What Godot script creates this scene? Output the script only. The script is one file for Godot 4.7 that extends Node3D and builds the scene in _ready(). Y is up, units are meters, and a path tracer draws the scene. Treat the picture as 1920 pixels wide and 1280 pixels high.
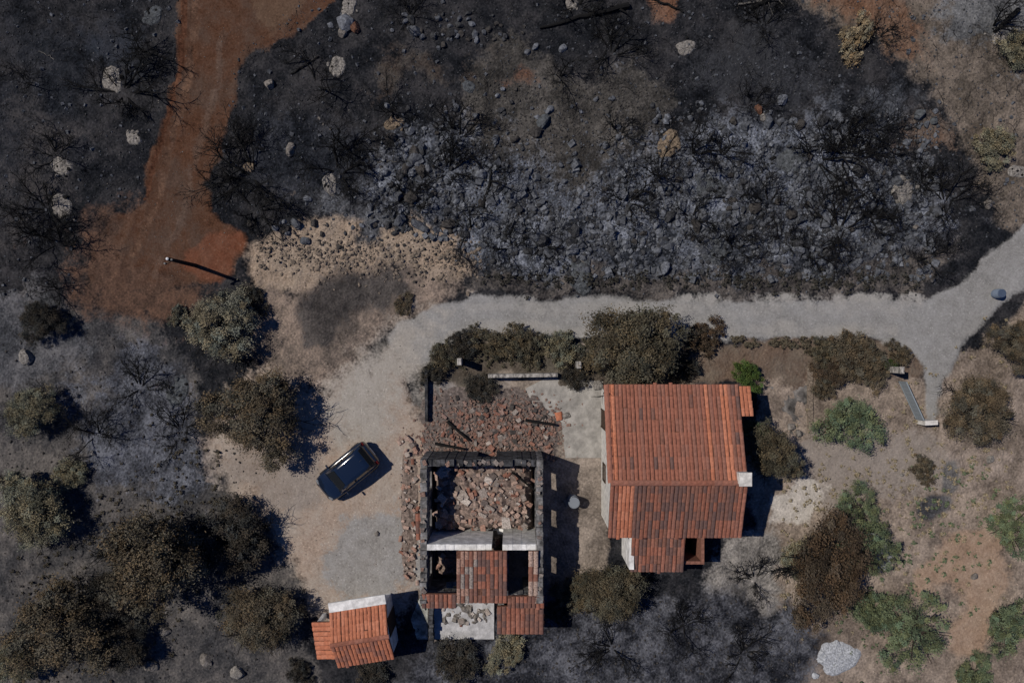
extends Node3D
# Burnt hillside farm seen straight down from a drone 40 m up. 34 photo pixels are one metre on the ground.

const CAM_H := 40.0
const PX := 34.0
const GW := 64.0          # size of the detailed ground, metres
const GD := 44.0
const TW := 1600          # its colour map, 25 texels a metre
const TH := 1100
const NX := 512           # its mesh, 12.5 cm cells
const NZ := 352

var rng := RandomNumberGenerator.new()
var n_big := FastNoiseLite.new()
var n_mid := FastNoiseLite.new()
var n_fine := FastNoiseLite.new()
var n_rag := FastNoiseLite.new()
var heights := PackedFloat32Array()
var names := {}
var T := {}
var M := {}

# ------------------------------------------------------------------ helpers
func P(px: float, py: float, h := 0.0) -> Vector3:      # photo position of something h metres up -> its place
	var k := (1.0 - h / CAM_H) / PX
	return Vector3((px - 960.0) * k, h, (py - 640.0) * k)

func gy(x: float, z: float) -> float:
	var fx := clampf((x + GW / 2) / GW * NX, 0.0, NX - 1.001)
	var fz := clampf((z + GD / 2) / GD * NZ, 0.0, NZ - 1.001)
	var i := int(fx)
	var j := int(fz)
	var a := fx - i
	var b := fz - j
	var w := NX + 1
	return lerpf(lerpf(heights[j * w + i], heights[j * w + i + 1], a), lerpf(heights[(j + 1) * w + i], heights[(j + 1) * w + i + 1], a), b)

func G(px: float, py: float, dy := 0.0) -> Vector3:     # a point on the ground
	var p := P(px, py)
	p.y = gy(p.x, p.z) + dy
	return p

func numbered(called: String) -> String:
	var n: int = names.get(called, 0)
	names[called] = n + 1
	return called if n == 0 else "%s_%03d" % [called, n]

func tag(o: Node, label: String, category: String, group := "", kind := "") -> Node:
	if label: o.set_meta("label", label)
	if category: o.set_meta("category", category)
	if group: o.set_meta("group", group)
	if kind: o.set_meta("kind", kind)
	return o

func thing(called: String, label: String, category: String, at := Vector3.ZERO, turn := 0.0, group := "") -> Node3D:
	var o := Node3D.new()
	o.name = numbered(called)
	add_child(o)
	o.position = at
	o.rotation.y = turn
	tag(o, label, category, group)
	return o

func put(called: String, mesh: Mesh, m: Material, parent: Node = self, tf := Transform3D.IDENTITY) -> MeshInstance3D:
	var o := MeshInstance3D.new()
	o.name = numbered(called) if parent == self else called
	o.mesh = mesh
	if m: o.material_override = m
	o.transform = tf
	parent.add_child(o, true)
	return o

func struct(called: String, mesh: Mesh, m: Material) -> MeshInstance3D:
	var o := put(called, mesh, m)
	o.set_meta("kind", "structure")
	return o

func mb() -> SurfaceTool:
	var st := SurfaceTool.new()
	st.begin(Mesh.PRIMITIVE_TRIANGLES)
	st.set_smooth_group(-1)
	return st

func done(st: SurfaceTool) -> ArrayMesh:
	st.generate_normals()
	return st.commit()

func quad(st: SurfaceTool, a: Vector3, b: Vector3, c: Vector3, d: Vector3) -> void:   # clockwise seen from outside
	for v in [a, b, c, a, c, d]:
		st.add_vertex(v)

func hull8(st: SurfaceTool, p: Array) -> void:    # p[0..3] bottom loop, p[4..7] top loop, both anticlockwise seen from above
	quad(st, p[4], p[7], p[6], p[5])
	quad(st, p[0], p[1], p[2], p[3])
	for i in 4:
		var j := (i + 1) % 4
		quad(st, p[i], p[i + 4], p[j + 4], p[j])

func box(st: SurfaceTool, c: Vector3, s: Vector3, b := Basis.IDENTITY) -> void:
	var p := []
	for y in [-0.5, 0.5]:
		for q in [[-0.5, 0.5], [0.5, 0.5], [0.5, -0.5], [-0.5, -0.5]]:
			p.append(c + b * Vector3(q[0] * s.x, y * s.y, q[1] * s.z))
	hull8(st, p)

func bevel_box(st: SurfaceTool, c: Vector3, s: Vector3, e: float, b := Basis.IDENTITY) -> void:   # box with a chamfered upper edge
	var p := []
	for q in [[-0.5, 0.5], [0.5, 0.5], [0.5, -0.5], [-0.5, -0.5]]:
		p.append([q[0], q[1]])
	var lo := []
	var mid := []
	var hi := []
	for q in p:
		lo.append(c + b * Vector3(q[0] * s.x, -0.5 * s.y, q[1] * s.z))
		mid.append(c + b * Vector3(q[0] * s.x, 0.5 * s.y - e, q[1] * s.z))
		hi.append(c + b * Vector3(q[0] * (s.x - 2 * e), 0.5 * s.y, q[1] * (s.z - 2 * e)))
	quad(st, hi[0], hi[3], hi[2], hi[1])
	quad(st, lo[0], lo[1], lo[2], lo[3])
	for i in 4:
		var j := (i + 1) % 4
		quad(st, lo[i], mid[i], mid[j], lo[j])
		quad(st, mid[i], hi[i], hi[j], mid[j])

func tube(st: SurfaceTool, a: Vector3, b: Vector3, ra: float, rb: float, sides := 5, caps := false) -> void:
	var d := (b - a).normalized()
	var u := d.cross(Vector3.UP if absf(d.y) < 0.95 else Vector3.RIGHT).normalized()
	var v := d.cross(u)
	for i in sides:
		var t0 := TAU * i / sides
		var t1 := TAU * (i + 1) / sides
		var e0 := u * cos(t0) + v * sin(t0)
		var e1 := u * cos(t1) + v * sin(t1)
		quad(st, a + e0 * ra, a + e1 * ra, b + e1 * rb, b + e0 * rb)
		if caps:
			for q in [b, b + e0 * rb, b + e1 * rb, a, a + e1 * ra, a + e0 * ra]:
				st.add_vertex(q)

func lathe(st: SurfaceTool, prof: Array, sides := 20, b := Basis.IDENTITY, o := Vector3.ZERO) -> void:   # prof: [radius, height] upwards
	for i in sides:
		var t0 := TAU * i / sides
		var t1 := TAU * (i + 1) / sides
		for k in prof.size() - 1:
			var r0: float = prof[k][0]
			var r1: float = prof[k + 1][0]
			var y0: float = prof[k][1]
			var y1: float = prof[k + 1][1]
			quad(st, o + b * Vector3(cos(t0) * r0, y0, sin(t0) * r0), o + b * Vector3(cos(t0) * r1, y1, sin(t0) * r1), o + b * Vector3(cos(t1) * r1, y1, sin(t1) * r1), o + b * Vector3(cos(t1) * r0, y0, sin(t1) * r0))

func lin(r: float, g: float, b: float) -> Color:
	return Color(r, g, b).linear_to_srgb()

func grain(seed_: int, freq: float, lo: float, octaves := 5, size := 256) -> ImageTexture:
	var n := FastNoiseLite.new()
	n.seed = seed_
	n.frequency = freq
	n.fractal_octaves = octaves
	n.fractal_gain = 0.65
	var im := n.get_seamless_image(size, size)
	im.convert(Image.FORMAT_L8)
	var d := im.get_data()
	for i in d.size():
		d[i] = int(lerpf(lo, 1.0, d[i] / 255.0) * 255.0)
	return ImageTexture.create_from_image(Image.create_from_data(size, size, false, Image.FORMAT_L8, d))

func mat(r: float, g: float, b: float, rough := 0.9, tex := "", scale := 1.0, bump := 0.0) -> StandardMaterial3D:
	var m := StandardMaterial3D.new()
	m.albedo_color = lin(r, g, b)
	m.roughness = rough
	m.metallic_specular = 0.3
	m.cull_mode = BaseMaterial3D.CULL_DISABLED
	if tex:
		m.albedo_texture = T[tex]
		m.uv1_triplanar = true
		m.uv1_world_triplanar = true
		m.uv1_scale = Vector3.ONE * scale
		if bump > 0.0:
			m.normal_enabled = true
			m.normal_texture = T.bumps
			m.normal_scale = bump * 0.3
	return m

# ------------------------------------------------------------------ start
func _ready() -> void:
	rng.seed = 7
	camera_and_light()
	materials()
	ground()
	slabs_and_walls()
	tiled_house()
	ruin()
	shed()
	car()
	trees()
	burnt_shrubs()
	stones()
	small_things()

func camera_and_light() -> void:
	var cam := Camera3D.new()
	cam.name = "camera"
	add_child(cam)
	cam.position = Vector3(0, CAM_H, 0)
	cam.rotation_degrees = Vector3(-90, 0, 0)
	cam.fov = rad_to_deg(2.0 * atan(640.0 / PX / CAM_H))
	cam.near = 0.5
	cam.far = 2000.0
	cam.current = true
	var e := Environment.new()
	e.background_mode = Environment.BG_SKY
	var sm := ProceduralSkyMaterial.new()
	sm.sky_top_color = Color(0.16, 0.30, 0.56)
	sm.sky_horizon_color = Color(0.52, 0.62, 0.74)
	sm.sky_curve = 0.14
	sm.ground_horizon_color = Color(0.36, 0.35, 0.34)
	sm.ground_bottom_color = Color(0.12, 0.11, 0.10)
	sm.sky_energy_multiplier = 0.9
	var sky := Sky.new()
	sky.sky_material = sm
	e.sky = sky
	e.tonemap_mode = Environment.TONE_MAPPER_LINEAR
	e.tonemap_exposure = 0.88
	e.sdfgi_enabled = true
	e.ssao_enabled = true
	e.ssil_enabled = true
	var we := WorldEnvironment.new()
	we.environment = e
	add_child(we)
	var sun := DirectionalLight3D.new()
	sun.name = "sun"
	add_child(sun)
	var el := deg_to_rad(54.0)
	var az := deg_to_rad(20.0)          # shadows fall to the east, a little to the south
	var towards := Vector3(cos(az) * cos(el), -sin(el), sin(az) * cos(el))
	sun.look_at_from_position(Vector3(0, 60, 0), Vector3(0, 60, 0) + towards, Vector3(0, 0, -1))
	sun.light_energy = 1.5
	sun.light_color = Color(1.0, 0.965, 0.92)
	sun.light_angular_distance = 0.5
	sun.shadow_enabled = true

func materials() -> void:
	T.fine = grain(11, 0.03, 0.45)
	T.coarse = grain(12, 0.012, 0.3)
	T.soft = grain(14, 0.015, 0.68, 6)
	T.stone = grain(13, 0.02, 0.35, 6)
	var bn := FastNoiseLite.new()
	bn.seed = 19
	bn.frequency = 0.03
	bn.fractal_octaves = 5
	var bi := bn.get_seamless_image(256, 256)
	bi.convert(Image.FORMAT_RGBA8)
	bi.bump_map_to_normal_map(6.0)
	T.bumps = ImageTexture.create_from_image(bi)
	M.stone = []
	for c in [[0.165, 0.178, 0.205], [0.085, 0.088, 0.096], [0.26, 0.28, 0.32], [0.098, 0.091, 0.087], [0.06, 0.061, 0.067]]:
		M.stone.append(mat(c[0], c[1], c[2], 0.95, "stone", 0.9, 2.0))
	M.pale_stone = mat(0.34, 0.31, 0.28, 0.95, "stone", 0.8, 2.0)
	M.ash = mat(0.40, 0.375, 0.345, 1.0, "stone", 1.1, 4.0)
	M.tan_stone = mat(0.30, 0.245, 0.195, 0.95, "fine", 0.9)
	M.white_ash = mat(0.30, 0.315, 0.34, 1.0, "stone", 0.9)
	M.blue_ash = mat(0.15, 0.165, 0.18, 1.0, "stone", 0.7, 3.0)
	M.tan_ash = mat(0.36, 0.28, 0.20, 1.0, "stone", 0.9, 3.0)
	M.red_stone = mat(0.26, 0.13, 0.085, 0.95, "stone", 0.8, 2.0)
	M.char = mat(0.010, 0.0098, 0.0105, 0.85, "fine", 2.0, 1.0)
	M.bark = mat(0.05, 0.04, 0.032, 0.95, "fine", 1.5, 1.0)
	M.concrete = mat(0.36, 0.345, 0.315, 0.9, "coarse", 0.35, 1.0)
	M.pale = mat(0.72, 0.70, 0.66, 0.9, "soft", 0.6)
	M.plaster = mat(0.82, 0.82, 0.81, 0.9, "soft", 0.45)
	M.rough_white = mat(0.56, 0.53, 0.49, 0.95, "coarse", 0.7)
	M.old_plaster = mat(0.29, 0.285, 0.285, 0.95, "coarse", 0.4, 1.0)
	M.dark_wall = mat(0.10, 0.102, 0.11, 0.95, "coarse", 0.5, 1.0)
	M.deck = mat(0.20, 0.095, 0.065, 0.95, "fine", 0.8)
	M.tile = []
	for c in [[0.325, 0.131, 0.088], [0.30, 0.138, 0.10], [0.35, 0.152, 0.106], [0.29, 0.118, 0.079]]:
		M.tile.append(mat(c[0], c[1], c[2], 0.88, "soft", 1.3))
	M.bright_tile = []
	for c in [[0.52, 0.195, 0.11], [0.48, 0.178, 0.102], [0.55, 0.22, 0.132]]:
		M.bright_tile.append(mat(c[0], c[1], c[2], 0.88, "soft", 1.3))
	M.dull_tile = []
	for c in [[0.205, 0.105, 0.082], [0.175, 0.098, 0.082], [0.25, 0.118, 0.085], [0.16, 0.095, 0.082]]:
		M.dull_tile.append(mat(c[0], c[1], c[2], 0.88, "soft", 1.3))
	M.rubble = []
	for c in [[0.62, 0.445, 0.37], [0.52, 0.32, 0.25], [0.64, 0.55, 0.485], [0.42, 0.36, 0.325], [0.56, 0.415, 0.345], [0.26, 0.215, 0.195], [0.74, 0.66, 0.60]]:
		M.rubble.append(mat(c[0], c[1], c[2], 0.95, "fine", 1.0))
	M.yard_rubble = []
	for c in [[0.39, 0.265, 0.225], [0.38, 0.195, 0.145], [0.40, 0.35, 0.315], [0.26, 0.215, 0.195], [0.36, 0.235, 0.19], [0.10, 0.09, 0.085], [0.54, 0.47, 0.42]]:
		M.yard_rubble.append(mat(c[0], c[1], c[2], 0.95, "fine", 1.0))
	M.wood = mat(0.10, 0.065, 0.045, 0.9, "fine", 1.2)
	M.grey_wood = mat(0.20, 0.19, 0.175, 0.9, "fine", 1.2)
	M.metal = mat(0.20, 0.23, 0.25, 0.55)
	M.dark_metal = mat(0.04, 0.042, 0.046, 0.5)
	M.blue = mat(0.10, 0.15, 0.25, 0.6)
	M.glass = mat(0.012, 0.014, 0.017, 0.08)
	M.glass.metallic_specular = 0.5

# ------------------------------------------------------------------ ground
# each zone: photo outline, two colours (linear) that mix in patches, ragged edge, feather in cells, relief, speckle, sheet
func zones() -> Array:
	return [
		{"p": [-200, -200, 2100, -200, 2100, 1500, -200, 1500], "a": [0.0115, 0.0130, 0.0165], "b": [0.025, 0.0245, 0.0265], "r": 0.6, "f": 2, "h": 0.8, "s": 0.55},
		{"p": [0, 180, 150, 190, 200, 260, 80, 420, -60, 560, -60, 180], "a": [0.022, 0.024, 0.030], "b": [0.036, 0.034, 0.035], "r": 1.3, "f": 8, "h": 0.8, "s": 0.5},
		{"p": [860, 130, 960, 100, 1250, 180, 1250, 420, 1000, 420, 900, 260, 840, 200], "a": [0.038, 0.036, 0.034], "b": [0.060, 0.056, 0.052], "r": 1.2, "f": 8, "h": 1.0, "s": 0.5},
		{"p": [690, 330, 850, 220, 960, 270, 1060, 340, 1250, 300, 1420, 210, 1580, 240, 1700, 320, 1780, 420, 1740, 505, 1300, 530, 930, 520, 760, 440], "a": [0.030, 0.034, 0.043], "b": [0.120, 0.132, 0.158], "r": 1.5, "f": 12, "g": 1.7, "h": 1.5, "s": 0.6},
		{"p": [560, 360, 700, 380, 760, 440, 600, 440], "a": [0.05, 0.052, 0.058], "b": [0.08, 0.085, 0.095], "r": 1.4, "f": 6, "h": 1.2, "s": 0.6},
		{"p": [945, 140, 1000, 135, 1010, 160, 950, 160], "a": [0.11, 0.055, 0.036], "b": [0.08, 0.05, 0.037], "r": 1.0, "w": 4.0, "f": 5, "h": 1.0, "s": 0.5},
		{"p": [700, 115, 930, 110, 950, 130, 720, 145], "a": [0.05, 0.037, 0.03], "b": [0.045, 0.04, 0.036], "r": 1.2, "f": 7, "h": 1.0, "s": 0.5},
		{"p": [1200, -60, 1300, -60, 1280, 25, 1245, 45, 1220, 20], "a": [0.15, 0.078, 0.05], "b": [0.10, 0.062, 0.045], "r": 1.0, "w": 4.0, "f": 4, "h": 1.0, "s": 0.5},
		# tan and orange soil in the upper corner
		{"p": [1460, -80, 2100, -80, 2100, 480, 1880, 440, 1820, 330, 1790, 250, 1740, 170, 1640, 80, 1540, 50], "a": [0.085, 0.072, 0.060], "b": [0.120, 0.100, 0.083], "r": 1.1, "f": 8, "h": 1.0, "s": 0.45},
		{"p": [1500, -80, 1640, -80, 1700, 60, 1760, 140, 1700, 110, 1600, 60], "a": [0.14, 0.078, 0.05], "b": [0.11, 0.075, 0.055], "r": 1.2, "f": 8, "h": 1.0, "s": 0.4},
		{"p": [1780, -80, 2000, -80, 2000, 60, 1850, 110, 1790, 60], "a": [0.075, 0.078, 0.082], "b": [0.11, 0.112, 0.115], "r": 1.4, "f": 8, "h": 1.0, "s": 0.5},
		{"p": [1700, 260, 1830, 250, 1830, 300, 1720, 300], "a": [0.12, 0.082, 0.062], "b": [0.08, 0.066, 0.056], "r": 1.4, "f": 7, "h": 1.0, "s": 0.5},
		# scrub bank above the lane
		{"p": [900, 505, 1300, 520, 1700, 505, 1790, 480, 1750, 565, 880, 565], "a": [0.044, 0.041, 0.041], "b": [0.078, 0.070, 0.065], "r": 1.3, "f": 5, "h": 1.5, "s": 0.5},
		# lower left burnt ground
		{"p": [-100, 540, 240, 600, 390, 690, 400, 900, 480, 1000, 560, 1100, 600, 1300, 600, 1500, -200, 1500, -200, 540], "a": [0.043, 0.0435, 0.047], "b": [0.078, 0.072, 0.068], "r": 1.0, "f": 6, "h": 1.0, "s": 0.45},
		{"p": [130, 720, 260, 660, 380, 700, 370, 880, 330, 920, 180, 880, 120, 800], "a": [0.038, 0.041, 0.050], "b": [0.075, 0.080, 0.095], "r": 1.5, "f": 8, "h": 1.3, "s": 0.6},
		{"p": [-100, 560, 120, 560, 180, 690, 90, 720, -100, 720], "a": [0.05, 0.053, 0.06], "b": [0.075, 0.075, 0.08], "r": 1.4, "f": 8, "h": 1.0, "s": 0.5},
		{"p": [0, 60, 120, 40, 190, 110, 150, 190, 40, 170], "a": [0.014, 0.0165, 0.022], "b": [0.022, 0.023, 0.027], "r": 1.4, "f": 10, "g": 1.6, "h": 0.8, "s": 0.5},
		{"p": [180, 50, 240, 60, 255, 150, 190, 140], "a": [0.028, 0.034, 0.046], "b": [0.022, 0.024, 0.03], "r": 1.4, "f": 8, "g": 1.6, "h": 0.8, "s": 0.5},
		{"p": [480, 220, 690, 230, 700, 330, 560, 380, 470, 310], "a": [0.0125, 0.0145, 0.0195], "b": [0.026, 0.028, 0.034], "r": 1.4, "f": 10, "g": 1.8, "h": 1.0, "s": 0.6},
		{"p": [1260, 70, 1480, 60, 1560, 160, 1420, 200, 1280, 170], "a": [0.034, 0.036, 0.042], "b": [0.022, 0.023, 0.026], "r": 1.5, "f": 10, "g": 1.6, "h": 1.0, "s": 0.6},
		{"p": [1560, 180, 1720, 170, 1740, 260, 1600, 260], "a": [0.030, 0.034, 0.042], "b": [0.05, 0.054, 0.062], "r": 1.5, "f": 8, "g": 1.8, "h": 1.2, "s": 0.6},
		# orange track
		{"p": [346, -80, 680, -80, 640, 0, 560, 55, 500, 92, 462, 112, 436, 200, 410, 290, 396, 340, 388, 380, 420, 420, 462, 446, 465, 480, 430, 515, 360, 535, 290, 550, 210, 540, 160, 510, 175, 470, 200, 430, 200, 400, 240, 392, 262, 378, 278, 330, 305, 235, 328, 130], "a": [0.083, 0.041, 0.025], "b": [0.056, 0.036, 0.027], "r": 0.8, "f": 3, "g": 3.2, "w": 5.0, "h": 0.35, "s": 0.4, "n": "dirt_track"},
		{"p": [150, 375, 260, 385, 210, 470, 330, 530, 380, 550, 330, 600, 250, 625, 170, 590, 110, 540, 165, 460], "a": [0.062, 0.040, 0.031], "b": [0.080, 0.047, 0.033], "r": 1.4, "f": 9, "g": 1.7, "h": 0.6, "s": 0.45},
		{"p": [347, -20, 331, 130, 306, 235, 281, 330, 268, 372, 276, 372, 291, 330, 316, 235, 341, 130, 357, -20], "a": [0.058, 0.026, 0.016], "b": [0.075, 0.036, 0.022], "r": 0.8, "f": 1, "g": 2.5, "w": 1.5, "h": 0.4, "s": 0.5},
		{"p": [366, -20, 352, 130, 326, 240, 302, 340, 246, 480, 254, 482, 312, 342, 336, 242, 362, 132, 378, -20], "a": [0.066, 0.038, 0.027], "b": [0.084, 0.05, 0.034], "r": 1.0, "f": 2, "g": 2.0, "w": 3.0, "h": 0.4, "s": 0.5},
		{"p": [410, 60, 396, 170, 372, 280, 342, 380, 282, 520, 292, 522, 352, 384, 384, 284, 408, 174, 424, 60], "a": [0.095, 0.058, 0.042], "b": [0.066, 0.045, 0.035], "r": 1.0, "f": 2, "g": 2.0, "w": 3.0, "h": 0.4, "s": 0.5},
		{"p": [360, 440, 450, 432, 462, 480, 420, 520, 350, 520, 330, 480], "a": [0.125, 0.047, 0.026], "b": [0.095, 0.044, 0.028], "r": 1.0, "w": 6.0, "f": 4, "h": 0.4, "s": 0.35},
		{"p": [420, -80, 600, -80, 560, 30, 470, 60], "a": [0.092, 0.056, 0.037], "b": [0.08, 0.052, 0.036], "r": 1.2, "f": 7, "h": 0.4, "s": 0.3},
		# pale dry grass and brown bank under the burnt field
		{"p": [476, 455, 560, 436, 640, 425, 760, 424, 880, 460, 910, 500, 860, 530, 700, 520, 560, 530, 480, 530], "a": [0.29, 0.224, 0.17], "b": [0.185, 0.15, 0.118], "r": 1.3, "f": 5, "g": 2.2, "h": 1.0, "s": 0.55},
		{"p": [620, 485, 690, 470, 700, 505, 630, 510], "a": [0.05, 0.05, 0.053], "b": [0.07, 0.066, 0.064], "r": 1.3, "f": 5, "h": 1.2, "s": 0.6},
		{"p": [475, 520, 600, 525, 880, 520, 900, 560, 780, 585, 700, 640, 620, 720, 480, 700, 440, 690, 490, 600], "a": [0.115, 0.096, 0.083], "b": [0.165, 0.130, 0.106], "r": 1.2, "f": 8, "g": 2.0, "h": 0.9, "s": 0.45},
		{"p": [560, 545, 700, 525, 780, 545, 720, 600, 640, 620, 560, 610], "a": [0.044, 0.040, 0.039], "b": [0.066, 0.059, 0.055], "r": 1.2, "f": 6, "h": 1.0, "s": 0.4},
		# yard of trodden dirt
		{"p": [740, 660, 800, 640, 800, 860, 795, 1130, 720, 1135, 610, 1170, 560, 1110, 500, 1060, 520, 990, 400, 905, 385, 860, 470, 715, 620, 720], "a": [0.305, 0.238, 0.190], "b": [0.235, 0.203, 0.174], "r": 1.1, "f": 9, "g": 1.9, "h": 0.25, "s": 0.3, "n": "farmyard"},
		{"p": [400, 860, 520, 850, 590, 800, 600, 930, 540, 960, 430, 900], "a": [0.23, 0.19, 0.16], "b": [0.19, 0.165, 0.145], "r": 1.2, "f": 8, "h": 0.3, "s": 0.3},
		{"p": [600, 1010, 700, 985, 790, 1000, 795, 1125, 700, 1125, 590, 1090], "a": [0.235, 0.225, 0.212], "b": [0.20, 0.195, 0.19], "r": 1.3, "f": 7, "h": 0.3, "s": 0.3},
		# ground round the houses
		{"p": [795, 640, 1140, 640, 1140, 1100, 1050, 1140, 800, 1200], "a": [0.14, 0.118, 0.10], "b": [0.195, 0.165, 0.14], "r": 0.5, "f": 3, "h": 0.5, "s": 0.4},
		{"p": [800, 690, 930, 690, 930, 770, 800, 850], "a": [0.12, 0.115, 0.108], "b": [0.17, 0.155, 0.145], "r": 1.2, "f": 5, "h": 0.5, "s": 0.5},
		{"p": [800, 640, 1290, 630, 1290, 730, 1140, 730, 1040, 705, 860, 700, 805, 710], "a": [0.082, 0.068, 0.055], "b": [0.062, 0.055, 0.045], "r": 0.8, "f": 3, "h": 0.8, "s": 0.5},
		{"p": [1270, 640, 1760, 625, 1720, 705, 1530, 730, 1290, 730], "a": [0.125, 0.088, 0.066], "b": [0.095, 0.076, 0.060], "r": 0.7, "f": 3, "h": 0.8, "s": 0.4},
		{"p": [1400, 720, 1540, 700, 1730, 700, 1760, 790, 1920, 560, 2100, 540, 2100, 1500, 1640, 1500, 1500, 1300, 1420, 1040, 1400, 990], "a": [0.150, 0.122, 0.101], "b": [0.205, 0.168, 0.138], "r": 0.7, "f": 4, "h": 0.7, "s": 0.4},
		{"p": [1560, 800, 1760, 790, 1740, 930, 1560, 960, 1500, 890], "a": [0.225, 0.195, 0.17], "b": [0.18, 0.158, 0.14], "r": 1.2, "f": 8, "h": 0.4, "s": 0.3},
		{"p": [1430, 945, 1500, 900, 1560, 905, 1520, 975, 1440, 980], "a": [0.40, 0.37, 0.33], "b": [0.30, 0.278, 0.25], "r": 1.1, "w": 6.0, "f": 5, "h": 0.5, "s": 0.4},
		{"p": [1780, 1000, 1860, 960, 1900, 1060, 1840, 1150, 1860, 1250, 1780, 1260, 1800, 1140, 1740, 1100], "a": [0.255, 0.178, 0.128], "b": [0.225, 0.17, 0.13], "r": 1.0, "f": 6, "h": 0.4, "s": 0.3},
		{"p": [1750, 650, 1860, 640, 2000, 660, 2000, 980, 1800, 940, 1760, 820], "a": [0.15, 0.122, 0.10], "b": [0.20, 0.165, 0.14], "r": 1.2, "f": 6, "h": 0.8, "s": 0.4},
		{"p": [1320, 1020, 1440, 1000, 1500, 1080, 1460, 1120, 1330, 1110], "a": [0.14, 0.132, 0.124], "b": [0.19, 0.178, 0.164], "r": 1.2, "f": 6, "h": 0.8, "s": 0.5},
		# burnt ground below the houses
		{"p": [780, 1190, 1000, 1170, 1060, 1130, 1220, 1100, 1340, 1120, 1480, 1090, 1530, 1160, 1540, 1300, 1500, 1500, 760, 1500], "a": [0.018, 0.0195, 0.025], "b": [0.070, 0.073, 0.084], "r": 1.2, "w": 26.0, "g": 1.8, "f": 9, "h": 1.3, "s": 0.55},
		# the lane
		{"p": [2100, 260, 1920, 418, 1850, 482, 1800, 540, 1745, 560, 1300, 560, 900, 558, 805, 574, 745, 606, 725, 640, 760, 690, 800, 690, 832, 650, 900, 630, 1100, 630, 1300, 636, 1640, 632, 1722, 660, 1738, 720, 1745, 800, 1762, 780, 1770, 720, 1805, 650, 1890, 560, 1920, 545, 2100, 440], "a": [0.215, 0.212, 0.206], "b": [0.19, 0.189, 0.187], "r": 0.6, "f": 3, "g": 3.0, "w": 2.0, "h": 0.08, "s": 0.26, "n": "lane"},
		{"p": [1260, 556, 1740, 556, 1738, 570, 1260, 568], "a": [0.265, 0.258, 0.245], "b": [0.215, 0.208, 0.198], "r": 1.2, "w": 2.0, "f": 3, "h": 0.08, "s": 0.25},
		{"p": [860, 574, 1300, 574, 1700, 578, 1700, 588, 1300, 586, 860, 588], "a": [0.255, 0.248, 0.236], "b": [0.215, 0.211, 0.205], "r": 1.0, "w": 2.0, "f": 3, "h": 0.06, "s": 0.2},
		{"p": [880, 610, 1300, 612, 1690, 610, 1690, 622, 1300, 626, 880, 624], "a": [0.255, 0.246, 0.232], "b": [0.215, 0.21, 0.202], "r": 1.0, "w": 2.0, "f": 3, "h": 0.06, "s": 0.2},
		{"p": [1716, 962, 1735, 926, 1778, 920, 1780, 950, 1760, 975, 1728, 985], "a": [0.055, 0.056, 0.062], "b": [0.085, 0.082, 0.082], "r": 0.9, "w": 4.0, "f": 3, "h": 0.8, "s": 0.5},
		{"p": [1756, 905, 1764, 862, 1790, 858, 1796, 890, 1782, 930, 1762, 925], "a": [0.075, 0.075, 0.08], "b": [0.11, 0.105, 0.10], "r": 1.0, "w": 4.0, "f": 3, "h": 0.8, "s": 0.5},
		{"p": [590, 790, 650, 710, 720, 630, 790, 590, 850, 590, 805, 650, 770, 730, 720, 820, 650, 850], "a": [0.285, 0.262, 0.232], "b": [0.25, 0.233, 0.21], "r": 1.1, "f": 12, "w": 5.0, "g": 1.5, "h": 0.15, "s": 0.22},
	]

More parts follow.
